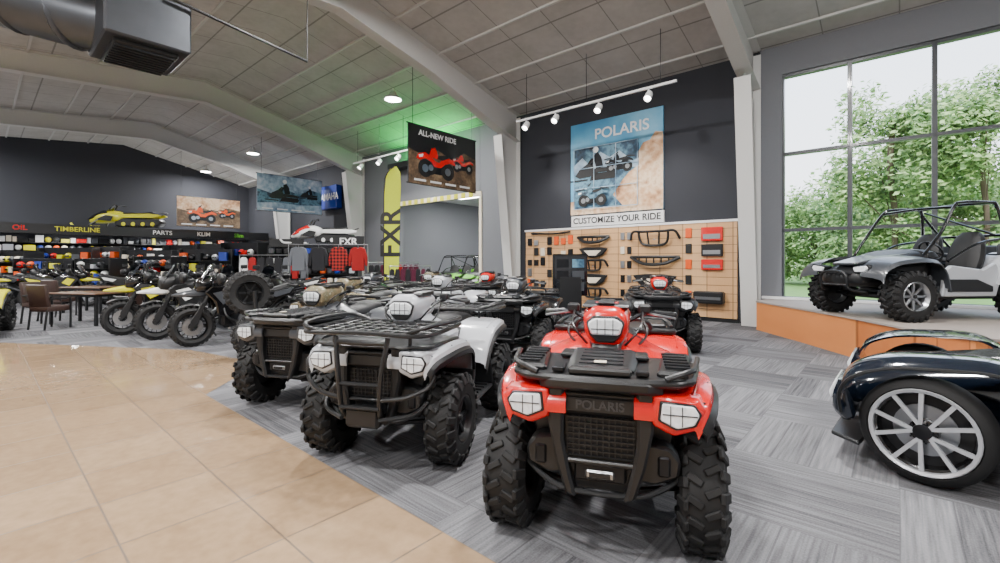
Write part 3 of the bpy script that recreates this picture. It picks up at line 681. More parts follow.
def motorcycle(name, c1, c2, scr=True):
    b = B()
    for x in (.76, -.74):
        M0 = T(x, 0, .34) @ R(-math.pi/2, 'X'); w = .075 if x > 0 else .095
        b.lathe([(.22, -w*.7), (.27, -w), (.31, -w*.8), (.328, 0), (.31, w*.8), (.27, w), (.22, w*.7)], m_tire, 32, M0)
        for k in range(26):
            for s in (1, -1):
                b.box((0, 0, 0), (.03, .04, w*.75), m_tire, M=M0 @ R(2*math.pi*(k+.25*s)/26, 'Z') @ T(.325, 0, s*w*.4))
        b.lathe([(.225, -w*.6), (.2, 0), (.225, w*.6), (.235, w*.6), (.235, -w*.6)], m_dark, 28, M0)
        for k in range(16): b.tube([(.03, 0, .035*(-1)**k), (.215, 0, 0)], .006, m_dark, 4, 1, M=M0 @ R(2*math.pi*k/16, 'Z'))
        b.lathe([(.001, -.08), (.04, -.08), (.04, .08), (.001, .08)], m_dark, 12, M0)
        for s in (1, -1): b.lathe([(.07, s*.06), (.15, s*.06), (.15, s*.066), (.07, s*.066)], m_metal, 24, M0)
    for s in (1, -1):
        b.tube([(.76, s*.1, .34), (.56, s*.1, .85)], .03, m_dark, 10, 1); b.tube([(.62, s*.1, .68), (.44, s*.1, 1.08)], .038, m_black, 10, 1)
        b.prism([(.8, .28), (.8, .45), (.64, .75), (.58, .72), (.7, .38)], s*.11, s*.15, m_black, 'XZ', .01)
        b.prism([(-.78, .28), (-.78, .4), (-.2, .52), (-.15, .38)], s*.09, s*.14, m_dark, 'XZ', .012)
        b.tube([(.42, s*.02, 1.12), (.4, s*.15, 1.16), (.3, s*.4, 1.14)], .015, m_dark); b.tube([(.33, s*.29, 1.15), (.29, s*.43, 1.14)], .023, m_black, 8, 1)
        b.tube([(.38, s*.22, 1.16), (.4, s*.3, 1.32)], .008, m_black, 5, 1); b.box((.4, s*.33, 1.35), (.025, .16, .1), m_black, .012)
        b.body([(.46, .05, 1.08, 1.2, 2.6, s*.36), (.43, .09, 1.04, 1.24, 2.6, s*.37), (.37, .08, 1.06, 1.22, 2.6, s*.38), (.34, .04, 1.1, 1.2, 2.6, s*.39)], m_black, 12)
        b.prism([(.62, .92), (.5, 1.02), (.15, 1.0), (-.05, .84), (.05, .66), (.25, .48), (.42, .5), (.46, .74)], s*.17, s*.24, c1, 'XZ', .02)
        b.prism([(.5, .9), (.3, .95), (.15, .8), (.35, .7)], s*.24, s*.25, c2, 'XZ', .004)
        b.prism([(-.1, .84), (-.35, .86), (-.8, .96), (-.85, .86), (-.5, .7), (-.2, .55), (-.05, .6)], s*.1, s*.17, c1, 'XZ', .014)
        b.prism([(-.4, .86), (-.82, .95), (-.75, .85), (-.5, .78)], s*.17, s*.178, c2, 'XZ', .003)
        b.tube([(.35, s*.12, .95), (.34, s*.2, .6), (.1, s*.24, .32), (-.2, s*.16, .35)], .022, m_dark)
        b.tube([(.34, s*.2, .68), (.3, s*.3, .5), (.1, s*.26, .38)], .016, m_black)
        b.tube([(-.15, s*.12, .75), (-.75, s*.1, .88)], .014, m_dark, 6, 1)
        b.tube([(-.08, s*.1, .33), (-.08, s*.26, .32)], .02, m_dark, 6, 1)
        b.ball((.69, s*.06, 1.02), (.08, .11, .1), m_lens)
    b.body([(.46, .1, .82, .98), (.32, .2, .76, 1.08), (.1, .2, .74, 1.08), (-.1, .14, .74, .96), (-.2, .1, .78, .9)], c1)
    b.body([(-.05, .1, .82, .92), (-.2, .15, .8, .92), (-.45, .17, .82, .94), (-.75, .14, .9, 1.02), (-.92, .08, .94, 1.0)], m_seat)
    b.body([(-.55, .11, .8, .92), (-.8, .12, .84, .96), (-1.05, .06, .9, .97)], c1); b.box((-1.07, 0, .9), (.03, .14, .06), m_tail, .01)
    b.tube([(-.7, -.15, 1.0), (-.95, -.13, 1.05), (-1.0, 0, 1.05), (-.95, .13, 1.05), (-.7, .15, 1.0)], .014, m_black)
    b.box((.14, 0, .46), (.44, .34, .34), m_dark, .05); b.box((.22, 0, .7), (.2, .26, .26), m_dark, .03, rot=(0, .3, 0)); b.box((.0, 0, .28), (.5, .3, .08), m_metal, .03)
    b.lathe([(.001, -.2), (.11, -.2), (.125, -.14), (.125, .14), (.11, .2), (.001, .2)], m_metal, 18, T(.0, 0, .43) @ R(math.pi/2, 'X'))
    for k in range(5): b.box((.24, 0, .6+k*.04), (.24, .3, .012), m_dark)
    b.box((.38, 0, .68), (.05, .3, .3), m_black, .01, rot=(0, .3, 0))
    b.tube([(.34, -.06, .66), (.46, -.08, .5), (.3, -.12, .26), (-.1, -.17, .3), (-.3, -.19, .45)], .03, m_metal)
    b.tube([(-.3, -.2, .46), (-.8, -.23, .7)], .07, m_dark, 14, 1)
    b.body([(1.05, .03, .86, .89), (.9, .09, .84, .93), (.65, .11, .82, .98), (.5, .07, .86, .98)], c2, 12)
    b.body([(1.0, .05, .62, .66), (.8, .08, .68, .73), (.55, .06, .62, .66)], m_black, 10)
    b.body([(.74, .06, .94, 1.04), (.7, .15, .9, 1.14), (.52, .17, .9, 1.2), (.42, .12, .98, 1.18)], c1)
    if scr:
        rows = [[(.68-k*.06, y*(1-k*.1), 1.1+k*.1-abs(y)*.3) for y in (-.17, -.08, 0, .08, .17)] for k in range(4)]
        b.grid(rows, .006, m_screen)
    b.body([(-.45, .1, .5, .58), (-.7, .1, .7, .76), (-1.05, .09, .6, .66)], m_black, 10)
    b.tube([(0, .15, .3), (-.12, .34, .02)], .014, m_dark, 6, 1)
    return b.obj(name)
mc1 = motorcycle('motorcycle', m_black2, m_yellow); place(mc1, -7.05, 9.8, -.75, -.66)
mc2 = motorcycle('motorcycle', m_black, m_white); place(mc2, -5.95, 9.25, -.75, -.66)
mc3 = motorcycle('motorcycle', m_black2, m_gray); place(mc3, -4.8, 8.55, -.75, -.66)
for o_ in (mc1, mc2, mc3): o_.scale = (1.04,)*3
bike_spots = [(mc2, -7.9, 11.6, 2.4), (mc3, -6.7, 11.6, 2.4), (mc1, -5.3, 10.9, 2.4), (mc1, -14.3, 14.9, .3), (mc3, -15.9, 15.7, .3), (mc2, -17.2, 16.3, .3), (mc1, -7.6, 13.6, -2.5), (mc3, -9.2, 14.2, -2.5), (mc2, -13.0, 16.2, .4), (mc3, -10.8, 16.5, -2.4), (mc2, -6.0, 12.9, -2.5), (mc1, -16.5, 14.2, .3), (mc2, -11.7, 15.0, 2.6)]
for o_, x, y, a in bike_spots: inst(o_, (x, y, 0), a)

def utv(name, c1, c2, rim):
    b = B()
    for sx in (.95, -.92):
        for s in (1, -1):
            wheel(b, sx, s*.66, .36, .26, s, rim, .2, nl=22, sp=8, spw=.035)
            b.tube([(sx-.15, s*.2, .34), (sx, s*.56, .34), (sx+.15, s*.2, .34)], .02, m_dark, 6, 1)
            b.tube([(sx-.1, s*.2, .5), (sx, s*.56, .46), (sx+.1, s*.2, .5)], .018, m_dark, 6, 1)
            spring(b, (sx, s*.5, .42), (sx-.1, s*.32, .9), .05, m_red, 8)
    b.box((0, 0, .34), (2.0, .9, .1), m_black, .03); b.box((0, 0, .42), (1.0, 1.2, .06), m_black, .02)
    b.body([(1.46, .26, .52, .64, 3.5), (1.38, .38, .48, .74, 3.5), (1.1, .44, .46, .86, 3.2), (.75, .5, .5, .97, 3.2), (.5, .56, .5, 1.04, 3.2), (.42, .5, .55, 1.0, 3.2)], m_black, 20)
    b.prism([(1.38, -.2), (1.38, .2), (.9, .3), (.55, .4), (.5, -.4), (.9, -.3)], .90, .94, c1, 'XY', .012, M=T(1.0, 0, .9) @ R(.2, 'Y') @ T(-1.0, 0, -.93))
    for s in (1, -1):
        pr = cat([(1.46, 0, .62), (1.42, 0, .76), (1.25, 0, .87), (.95, 0, .92), (.6, 0, .91), (.45, 0, .75), (.4, 0, .5)], 3)
        b.grid([[(p.x, s*.4, p.z+.02), (p.x, s*.6, p.z), (p.x, s*.74, p.z-.03), (p.x, s*.78, p.z-.08)] for p in pr], .015, c1)
        pr = cat([(-.42, 0, .55), (-.48, 0, .8), (-.65, 0, .95), (-.95, 0, .98), (-1.3, 0, .92), (-1.38, 0, .75)], 3)
        b.grid([[(p.x, s*.4, p.z+.02), (p.x, s*.6, p.z), (p.x, s*.74, p.z-.03), (p.x, s*.78, p.z-.1)] for p in pr], .015, c2)
        b.prism([(s*.24, .78), (s*.52, .82), (s*.56, .76), (s*.5, .68), (s*.28, .68)], 1.32, 1.44, m_black, 'YZ', .012)
        b.prism([(s*.27, .765), (s*.49, .795), (s*.52, .755), (s*.47, .70), (s*.3, .70)], 1.43, 1.46, m_lens, 'YZ', .01)
        b.prism([(.45, .35), (.42, .72), (.3, .8), (-.2, .74), (-.42, .84), (-.5, .6), (-.42, .35)], s*.64, s*.7, c2, 'XZ', .015)
        b.prism([(.38, .42), (.35, .6), (-.1, .6), (-.35, .5), (-.35, .42)], s*.7, s*.715, m_black, 'XZ', .006)
        b.tube([(.62, s*.58, .95), (.35, s*.6, 1.3), (.1, s*.56, 1.66), (-.05, s*.54, 1.73), (-.5, s*.54, 1.74), (-.62, s*.55, 1.68), (-.7, s*.6, 1.2), (-.75, s*.62, .9)], .022, m_black2, 10)
        b.tube([(-.6, s*.55, 1.68), (-.95, s*.55, 1.3), (-1.25, s*.52, .98)], .02, m_black2, 10)
        b.tube([(-.7, s*.6, 1.2), (-.2, s*.64, 1.12), (.3, s*.64, .86)], .018, m_black2, 8)
        b.body([(.12, .2, .5, .56, 3, s*.3), (0, .24, .48, .64, 3, s*.3), (-.3, .24, .48, .64, 3, s*.3), (-.42, .2, .5, .6, 3, s*.3)], m_seat, 14)
        b.body([(.0, .2, -.09, .05, 3, 0), (.3, .25, -.1, .07, 3, 0), (.6, .2, -.08, .06, 3, 0), (.72, .12, -.05, .04, 3, 0)], m_seat, 14, M=T(-.34, s*.3, .6) @ R(-math.pi/2-.25, 'Y'))
        b.body([(.1, .14, .0, .02, 3, 0), (.3, .16, .06, .085, 3, 0), (.55, .12, .05, .075, 3, 0)], c1, 12, M=T(-.34, s*.3, .6) @ R(-math.pi/2-.25, 'Y'))
    for x, z in ((.1, 1.66), (-.55, 1.73)): b.tube([(x, -.55, z), (x, 0, z+.02), (x, .55, z)], .02, m_black2, 10)
    b.tube([(-.68, -.6, 1.25), (-.68, .6, 1.25)], .02, m_black2, 8, 1)
    b.tube([(-.62, -.5, 1.68), (-.68, .5, 1.25)], .016, m_black2, 8, 1)
    b.body([(.5, .55, .8, 1.04, 3), (.38, .56, .8, 1.05, 3), (.3, .52, .85, 1.0, 3)], m_black, 14)
    M0 = T(.18, .3, 1.02) @ R(-1.0, 'Y'); b.lathe([(.15, -.012), (.165, -.012), (.17, 0), (.165, .012), (.15, .012), (.145, 0), (.15, -.012)], m_black, 24, M0)
    for k in range(3): b.box((.08, 0, 0), (.15, .03, .01), m_dark, .003, M=M0 @ R(k*2.094, 'Z'))
    b.tube([(.2, .3, 1.0), (.4, .3, .9)], .02, m_dark, 8, 1)
    b.box((-.98, 0, .95), (.7, 1.1, .05), m_black, .015)
    for s in (1, -1): b.box((-.98, s*.55, 1.03), (.7, .05, .18), c1, .02)
    b.box((-1.33, 0, 1.03), (.05, 1.1, .18), c1, .02)
    b.box((-.95, 0, .62), (.7, .6, .5), m_dark, .05)
    b.box((1.4, 0, .6), (.1, .5, .18), m_dark, .02)
    for k in range(6): b.box((1.455, -.2+k*.08, .6), (.01, .02, .15), m_black)
    b.tube([(1.3, -.35, .4), (1.5, -.25, .45), (1.53, -.2, .68), (1.53, .2, .68), (1.5, .25, .45), (1.3, .35, .4)], .02, m_black, 10)
    b.tube([(1.5, -.24, .5), (1.5, .24, .5)], .016, m_black, 8, 1)
    return b.obj(name)
u1 = utv('side_by_side_buggy', m_gray, m_silver, m_metal); place(u1, 6.72, 7.3, -1, -.1, .636)
u2 = utv('side_by_side_buggy', m_green, m_green, m_black)
place(u2, *W(13.2, 13.9).xy, -.35, -.9); inst(u2, W(15.0, 14.2), math.atan2(-.9, -.35)); inst(u2, W(12.2, 16.6), math.atan2(-.9, -.35))

def roadster():
    b = B()
    for s in (1, -1):
        st = -.2
        M0 = wheel(b, 1.25, s*.84, .36, .2, s, m_black2, .275, steer=st, sp=0, knob=False)
        for k in range(5):
            A = 2*math.pi*k/5
            def pt(r_, a_, z_): return (r_*math.cos(a_), r_*math.sin(a_), z_)
            for dd in (-.3, .3):
                b.add([pt(.04, A-.3, .088), pt(.04, A+.3, .088), pt(.262, A+dd+.05, .094), pt(.262, A+dd-.05, .094),
                       pt(.04, A-.3, .07), pt(.04, A+.3, .07), pt(.262, A+dd+.05, .07), pt(.262, A+dd-.05, .07)],
                      [(0, 1, 2, 3), (7, 6, 5, 4), (0, 4, 5, 1), (1, 5, 6, 2), (2, 6, 7, 3), (3, 7, 4, 0)], m_alloy, M0)
            b.box((0, 0, 0), (.01, .01, .01), m_dark, M=M0 @ T(*pt(.07, A+.6, .09)))
        b.lathe([(.27, .088), (.277, .095), (.287, .103), (.281, .11), (.262, .1), (.26, .07)], m_alloy, 36, M0)
        b.lathe([(.05, .0), (.17, .0), (.17, .012), (.05, .012)], m_metal, 28, M0)
        b.lathe([(.001, .1), (.03, .1), (.05, .094), (.055, .05)], m_dark, 16, M0)
        b.tube([(1.15, s*.3, .3), (1.25, s*.76, .3), (1.4, s*.3, .3)], .02, m_metal, 6, 1)
        b.tube([(1.15, s*.3, .45), (1.25, s*.76, .42), (1.4, s*.3, .45)], .02, m_metal, 6, 1)
        pr = cat([(1.70, 0, .46), (1.71, 0, .60), (1.64, 0, .72), (1.45, 0, .81), (1.2, 0, .84), (.9, 0, .84), (.72, 0, .72), (.66, 0, .42)], 4)
        rows = []
        for p in pr:
            rows.append([(p.x, s*.5, p.z+.0), (p.x, s*.68, p.z+.02), (p.x, s*.84, p.z+.015), (p.x, s*.93, p.z-.015), (p.x, s*.96, p.z-.05)])
        b.grid(rows, .02, m_dblue)
        b.tube([r_[-1] for r_ in rows], .012, m_black, 6, 1)
        b.prism([(1.72, .64), (1.76, .52), (1.76, .40), (1.68, .32), (1.62, .36), (1.66, .55)], s*.42, s*.88, m_dblue, 'XZ', .02)
        b.prism([(1.74, .63), (1.785, .52), (1.775, .47), (1.71, .57)], s*.45, s*.84, m_lens, 'XZ', .01)
        b.prism([(1.76, s*.2), (1.78, s*.75), (1.6, s*.9), (1.55, s*.5), (1.6, s*.2)], .17, .2, m_black, 'XY', .008)
        b.prism([(.72, .2), (.78, .5), (.7, .8), (.2, .8), (-.3, .74), (-.8, .86), (-1.1, .8), (-1.0, .4), (-.8, .2)], s*.78, s*.86, m_dblue, 'XZ', .03)
        b.prism([(.7, .3), (.68, .6), (.3, .55), (-.2, .35), (-.6, .3)], s*.86, s*.885, m_black, 'XZ', .012)
        b.prism([(.66, .62), (.64, .66), (-.3, .62), (-.3, .59)], s*.86, s*.89, m_red, 'XZ', .005)
        b.box((-.5, s*.35, .55), (.5, .42, .14), m_seat, .04); b.box((-.82, s*.35, .8), (.14, .42, .6), m_seat, .05, rot=(0, -.25, 0))
        b.tube([(-.9, s*.15, .7), (-.95, s*.17, 1.1), (-.97, s*.3, 1.22), (-.97, s*.42, 1.2), (-.95, s*.5, 1.05), (-.92, s*.52, .7)], .03, m_black2, 10)
    b.body([(1.78, .18, .3, .42, 3), (1.7, .36, .24, .56, 3), (1.45, .46, .2, .68, 3), (1.0, .52, .2, .78, 3), (.5, .62, .2, .86, 3.2), (.15, .7, .2, .88, 3.4), (.05, .7, .22, .82, 3.4)], m_dblue, 24)
    b.prism([(1.4, .12), (1.0, .2), (.5, .3), (.5, -.3), (1.0, -.2), (1.4, -.12)], .0, .02, m_black2, 'XY', .008, M=T(0, 0, .925) @ R(.16, 'Y'))
    b.box((-.3, 0, .28), (1.9, 1.5, .16), m_black, .04); b.box((.0, 0, .76), (.3, 1.3, .2), m_black, .05)
    rows = [[(.35-k*.1, y, .84+k*.05-abs(y)*.05) for y in (-.6, -.3, 0, .3, .6)] for k in range(3)]; b.grid(rows, .008, m_screen)
    M0 = T(-.1, .35, .9) @ R(-1.1, 'Y'); b.lathe([(.16, -.014), (.175, 0), (.16, .014), (.15, 0), (.16, -.014)], m_black, 24, M0); b.box((0, 0, 0), (.3, .04, .015), m_dark, .004, M=M0); b.box((0, 0, 0), (.04, .3, .015), m_dark, .004, M=M0)
    b.body([(-.85, .7, .3, .82, 3), (-1.1, .5, .35, .85, 3), (-1.5, .2, .5, .8, 3), (-1.9, .1, .65, .78, 3)], m_dblue, 20)
    wheel(b, -1.42, 0, .34, .26, 1, m_black2, .25, sp=8, knob=False)
    b.tube([(-.9, .16, .34), (-1.42, .17, .34)], .035, m_dark, 8, 1)
    return b.obj('three_wheel_roadster')
rd = roadster(); a_ = math.radians(138); fx, fy = math.cos(a_), math.sin(a_); lx, ly = -fy, fx
rd.location = (2.88-1.25*fx-.84*lx, 3.1-1.25*fy-.84*ly, 0); rd.rotation_euler = (0, 0, a_)

def snowmobile(c1, c2):
    b = B()
    b.body([(1.3, .08, .42, .5), (1.15, .24, .38, .62), (.75, .34, .38, .82), (.35, .3, .42, .9), (0, .2, .45, .82), (-.1, .15, .5, .78)], c1)
    b.prism([(1.25, .5), (1.0, .72), (.6, .9), (.45, .8), (.8, .6)], .2, .3, c2, 'XZ', .02); b.prism([(1.25, .5), (1.0, .72), (.6, .9), (.45, .8), (.8, .6)], -.3, -.2, c2, 'XZ', .02)
    b.body([(.1, .1, .6, .82), (-.2, .15, .6, .84), (-.7, .16, .6, .82), (-1.1, .14, .6, .88), (-1.2, .08, .7, .86)], m_seat)
    b.prism([(.2, .25), (-1.45, .25), (-1.6, .4), (-1.5, .56), (.0, .6), (.3, .4)], -.2, .2, m_black, 'XZ', .04)
    for k in range(16): b.box((.2-k*.1, 0, .235), (.03, .38, .06), m_tire)
    for s in (1, -1):
        b.prism([(.0, .6), (-1.3, .6), (-1.6, .68), (-1.5, .74), (-1.1, .78), (.0, .75)], s*.2, s*.26, c1, 'XZ', .01)
        for k in range(4): b.lathe([(.001, 0), (.08, 0), (.09, .02), (.001, .02)], m_yellow if c1 is m_yellow else m_white, 14, T(-.1-k*.38, s*.21, .34) @ R(math.pi/2, 'X'))
        b.tube([(1.7, s*.5, .34), (1.55, s*.5, .21), (1.2, s*.5, .2), (.6, s*.5, .2)], .04, c1, 8); b.tube([(.9, s*.3, .4), (1.05, s*.5, .24)], .025, m_dark, 6, 1); b.tube([(.7, s*.3, .6), (1.0, s*.48, .3)], .02, m_metal, 6, 1)
        b.tube([(.25, 0, 1.1), (.2, s*.2, 1.15), (.12, s*.36, 1.12)], .018, m_black, 6)
        b.ball((1.12, s*.15, .6), (.1, .14, .09), m_lens); b.prism([(.9, .5), (.3, .45), (.2, .65), (.5, .7)], s*.32, s*.36, m_black, 'XZ', .01)
    b.tube([(.4, 0, .85), (.25, 0, 1.12)], .03, m_black, 6, 1)
    rows = [[(.62-k*.08, y*(1-k*.1), .86+k*.1-abs(y)*.3) for y in (-.22, -.1, 0, .1, .22)] for k in range(4)]; b.grid(rows, .006, m_screen)
    b.tube([(-1.3, -.18, .7), (-1.65, -.15, .82), (-1.65, .15, .82), (-1.3, .18, .7)], .016, m_black)
    return b.obj('snowmobile')
s1 = snowmobile(m_yellow, m_black2); s1.location = W(31.0, 5.2, 3.02); s1.rotation_euler = (0, 0, math.pi+.1); s1.scale = (1.25,)*3
s2 = snowmobile(m_white, m_red); s2.location = (-6.75, 17.3, 1.97); s2.rotation_euler = (0, 0, math.pi+.3); s2.scale = (.8, .8, .95)

# ------------------------------------------------------------------ background shop
b = B(); b.room(32.95, 29.4, -8.9, 11.9, 2.95, 3.2, m_wall_l); b.room(29.4, 29.3, -8.9, 11.9, 2.75, 3.2, m_black)
for v in (-1, 3, 7, 10.5): b.room(31.5, 31.3, v-.6, v+.6, 2.9, 2.95, m_glow)  # added glow strips, invented fixtures for the fill lamps under the ledge
led = b.obj('mezzanine_ledge')
for v in (-1, 3, 7, 10.5):  # fill lamps added under the ledge to brighten the merchandise on the left
    l = bpy.data.lights.new('added_soffit_fill', 'AREA'); l.shape = 'RECTANGLE'; l.size = .2; l.size_y = 1.2; l.energy = 110
    o = bpy.data.objects.new('added_soffit_fill', l); bpy.context.scene.collection.objects.link(o); o.matrix_world = T(*W(31.4, v, 2.88)) @ RM
for (V_, s_, m_) in ((1.3, 'OIL', m_red), (3.2, 'TIMBERLINE', m_yellow), (6.5, 'PARTS', m_white), (8.4, 'KLIM', m_white), (10.2, 'Slim', m_green)):
    text(1, s_, .3, m_, ML(29.27, V_, 2.98), led, 'fascia_lettering', bold=.004)
cols = [m_black, m_dark, m_white, m_red, m_blue, m_yellow, m_black, m_orange, m_silver, m_cream, m_gray, m_dark, m_gray, m_white]
b = B(); b.room(32.9, 32.6, -8.5, 11.8, .0, .3, m_black)
for j in range(6):
    z = .35+j*.42; b.room(32.9, 32.5, -8.5, 11.8, z-.03, z, m_black)
    v = -2.5
    while v < 11.6:
        w_ = .12+random.random()*.3; h_ = .16+random.random()*.22
        if random.random() < .4: b.ball((-32.7, v+.13, z+.14), (.26, .26, .28), random.choice(cols), M=RM, n=10); v += .3
        else: b.room(32.85, 32.55, v, v+w_, z, z+h_, random.choice(cols)); v += w_+.04
b.obj('merchandise_shelving')
def gondola(x, y, rz, w=2.2, h=1.7, name='display_gondola', seed=1):
    random.seed(seed); b = B(); b.box((0, 0, h/2), (w, .08, h), m_dark, .01); b.box((0, 0, .06), (w, .9, .12), m_black, .01)
    for s in (1, -1):
        for j in range(4):
            z = .15+j*(h-.2)/4; b.box((0, s*.24, z), (w, .4, .025), m_black)
            xx = -w/2+.05
            while xx < w/2-.25:
                if random.random() < .45: b.ball((xx+.14, s*.26, z+.15), (.26, .28, .26), random.choice(cols), n=10); b.box((xx+.14, s*.39, z+.14), (.16, .03, .07), m_screen, .01); xx += .31
                else:
                    ww = .1+random.random()*.2; hh = .12+random.random()*.24; b.box((xx+ww/2, s*.26, z+.012+hh/2), (ww, .3, hh), random.choice(cols), .005); xx += ww+.03
    for s in (1, -1): b.box((s*w/2, 0, h/2), (.04, .7, h), m_black, .01)
    return b.obj(name, (x, y, 0), rz)
for i, (px, Y, h) in enumerate(((18, 19.5, 1.9), (70, 20.6, 2.1), (112, 22.2, 2.2), (150, 20.8, 2.0), (185, 23.0, 2.3), (222, 21.4, 2.3), (100, 18.2, 1.6), (208, 19.2, 2.0), (245, 19.9, 2.3), (50, 18.0, 1.6), (160, 18.4, 1.7))):
    gondola((px-500)/458*Y, Y, (.3 if i % 2 else -.25), 1.9, h, seed=i+3)
def garment_rack(name, x, y, rz, n, w, z0=1.75, kinds=None, seed=1):
    random.seed(seed); b = B()
    b.tube([(-w/2, 0, .0), (-w/2, 0, z0), (w/2, 0, z0), (w/2, 0, 0)], .018, m_metal, 8, 1)
    for s in (1, -1): b.tube([(s*w/2, -.3, .02), (s*w/2, .3, .02)], .02, m_metal, 8, 1)
    for i in range(n):
        m = random.choice(kinds) if len(kinds) != n else kinds[i]; xx = -w/2+(i+.5)*w/n
        Mx = T(xx, 0, z0-.05) @ R(math.radians(8*random.random()-4), 'Z')
        sc = w/n/.62 if w/n < .62 else 1
        Mx = Mx @ Matrix.Diagonal((sc, 1, 1, 1))
        b.prism([(-.08, -.02), (-.22, -.07), (-.31, -.35), (-.30, -.6), (-.23, -.6), (-.2, -.35), (-.2, -.75), (.2, -.75), (.2, -.35), (.23, -.6), (.30, -.6), (.31, -.35), (.22, -.07), (.08, -.02), (0, -.06)], -.05, .05, m, 'XZ', .015, M=Mx)
        b.tube([(0, 0, -.05), (0, 0, .03), (.0, 0, .06)], .006, m_metal, 5, 1, M=Mx)
    return b.obj(name, (x, y, 0), rz)
m_cg = mat('cloth_grey', rgb(95, 98, 104), .9); m_cb = mat('cloth_black', rgb(30, 30, 34), .9); m_cr = mat('cloth_red', rgb(150, 20, 20), .9); m_cn = mat('cloth_navy', rgb(35, 45, 80), .9); m_cv = mat('cloth_maroon', rgb(80, 20, 45), .9)
garment_rack('garment_rack', -5.2, 13.9, .15, 4, 2.3, 2.0, [m_cg, m_cb, m_plaid, m_cr], 4)
garment_rack('garment_rack', -3.6, 15.6, .6, 9, 1.8, 1.45, [m_cb, m_cv, m_cb, m_cr], 5)
garment_rack('garment_rack', -7.6, 15.4, .1, 8, 2.2, 1.7, [m_cb, m_cg, m_white, m_cr, m_cn], 7)
garment_rack('garment_rack', -2.6, 13.3, .4, 8, 1.2, 1.35, [m_cv, m_cb], 11)
b = B(); b.box((0, 0, 1.04), (3.2, .8, 2.08), m_dark, .02)
for j in range(5):
    b.box((0, -.48, .3+j*.36), (3.1, .3, .02), m_black)
    for k in range(12):
        c = random.choice(cols); b.box((-1.4+k*.255, -.48, .42+j*.36), (.18, .22, .2), c, .03)
gd = b.obj('apparel_display', (-6.9, 17.2, 0), .1)
b2 = B(); b2.box((1.3, -.55, 2.2), (1.1, .08, .42), m_black, .01); b2.box((-.9, -.5, 2.15), (1.2, .06, .3), m_black, .01); h_ = b2.obj('header_sign', parent=gd)
text(1, 'FXR', .36, m_white, T(1.3, -.6, 2.2) @ R(math.pi/2, 'X'), gd, 'header_lettering', bold=.01)
b = B(); b.room(22.8, 21.0, VW-.35, VW-.05, 4.15, 5.3, m_blue, .02); ys = b.obj('illuminated_sign')
text(1, 'YAMAHA', .48, m_white, MW(21.8, VW-.36, 4.72), ys, 'sign_lettering', bold=.01)
m_fl = mat('banner_fabric', rgb(208, 222, 45), .8)
b = B(); b.lathe([(.001, 0), (.3, 0), (.3, .03), (.03, .06), (.001, .06)], m_dark, 20)
b.tube([(-.25, 0, 0.05), (-.25, 0, 3.6), (-.18, 0, 4.3), (.1, 0, 4.6)], .02, m_black, 8)
b.prism([(-.24, .6), (.22, .5), (.26, 2.5), (.30, 4.0), (.28, 4.4), (.16, 4.6), (-.05, 4.52), (-.18, 4.25), (-.24, 3.6)], -.008, .008, m_fl, 'XZ')
fb = b.obj('feather_banner', (-3.55, 15.0, 0), .0)
text(1, 'FXR', .9, m_black, T(.0, -.015, 2.4) @ R(math.pi/2, 'X') @ R(math.pi/2, 'Z'), fb, 'banner_lettering', bold=.02)
text(.7, 'FXR', .3, m_black, T(.0, -.015, .9) @ R(math.pi/2, 'X'), fb, 'banner_small_lettering', bold=.01)
def hang(name, U, V0, V1, z0, z1, sky, ground, title, body, n=2, sled=False):
    b = B(); b.room(U-.02, U+.02, V0, V1, z0, z1, sky)
    Mx = ML(U-.03, (V0+V1)/2, (z0+z1)/2); w = V1-V0; h = z1-z0
    def pol(pts, m, t): b.prism([(a*w, c*h) for a, c in pts], t, t+.003, m, 'XY', M=Mx)
    pol([(-.5, -.5), (.5, -.5), (.5, .12), (.3, .2), (.12, .02), (-.1, .14), (-.28, -.02), (-.5, .08)], ground, 0)
    pol([(-.5, -.5), (.5, -.5), (.5, -.24), (.1, -.28), (-.2, -.25), (-.5, -.3)], m_dirt if not sled else m_snow, .003)
    dr = draw_sled if sled else draw_quad
    dr(b, Mx, -.12*w, -.08*h, h*(.45 if sled else .62), body, .006)
    if n > 1: dr(b, Mx, .28*w, .0, h*(.28 if sled else .38), body, .006)
    for k in range(4): pol([(-.44+k*.22, -.42), (-.28+k*.22, -.42), (-.28+k*.22, -.455), (-.44+k*.22, -.455)], m_white, .04)
    for a in (.06, .94): b.tube([W(U, V0+a*w, z1), W(U, V0+a*w, CH(V0+a*w)-.02)], .008, m_black, 5, 1)
    b.tube([W(U, V0-.05, z1), W(U, V1+.05, z1)], .02, m_black, 8, 1); b.tube([W(U, V0-.05, z0), W(U, V1+.05, z0)], .02, m_black, 8, 1)
    o = b.obj(name); text(1, title, h*.13, m_white, Mx @ T(-.1*w, h*.37, .012), o, 'banner_lettering', bold=.004); return o
hang('hanging_banner', 10.8, 8.3, 11.1, 3.8, 5.55, m_black, m_dirt, 'ALL-NEW RIDE', m_red)
hang('hanging_banner', 22.2, 8.5, 11.6, 3.85, 5.55, m_snow, m_navy, '', m_black, 2, True)
hang('hanging_banner', 28.3, 6.9, 9.9, 3.35, 4.9, m_rock, m_dirt, '', m_orange, 2)

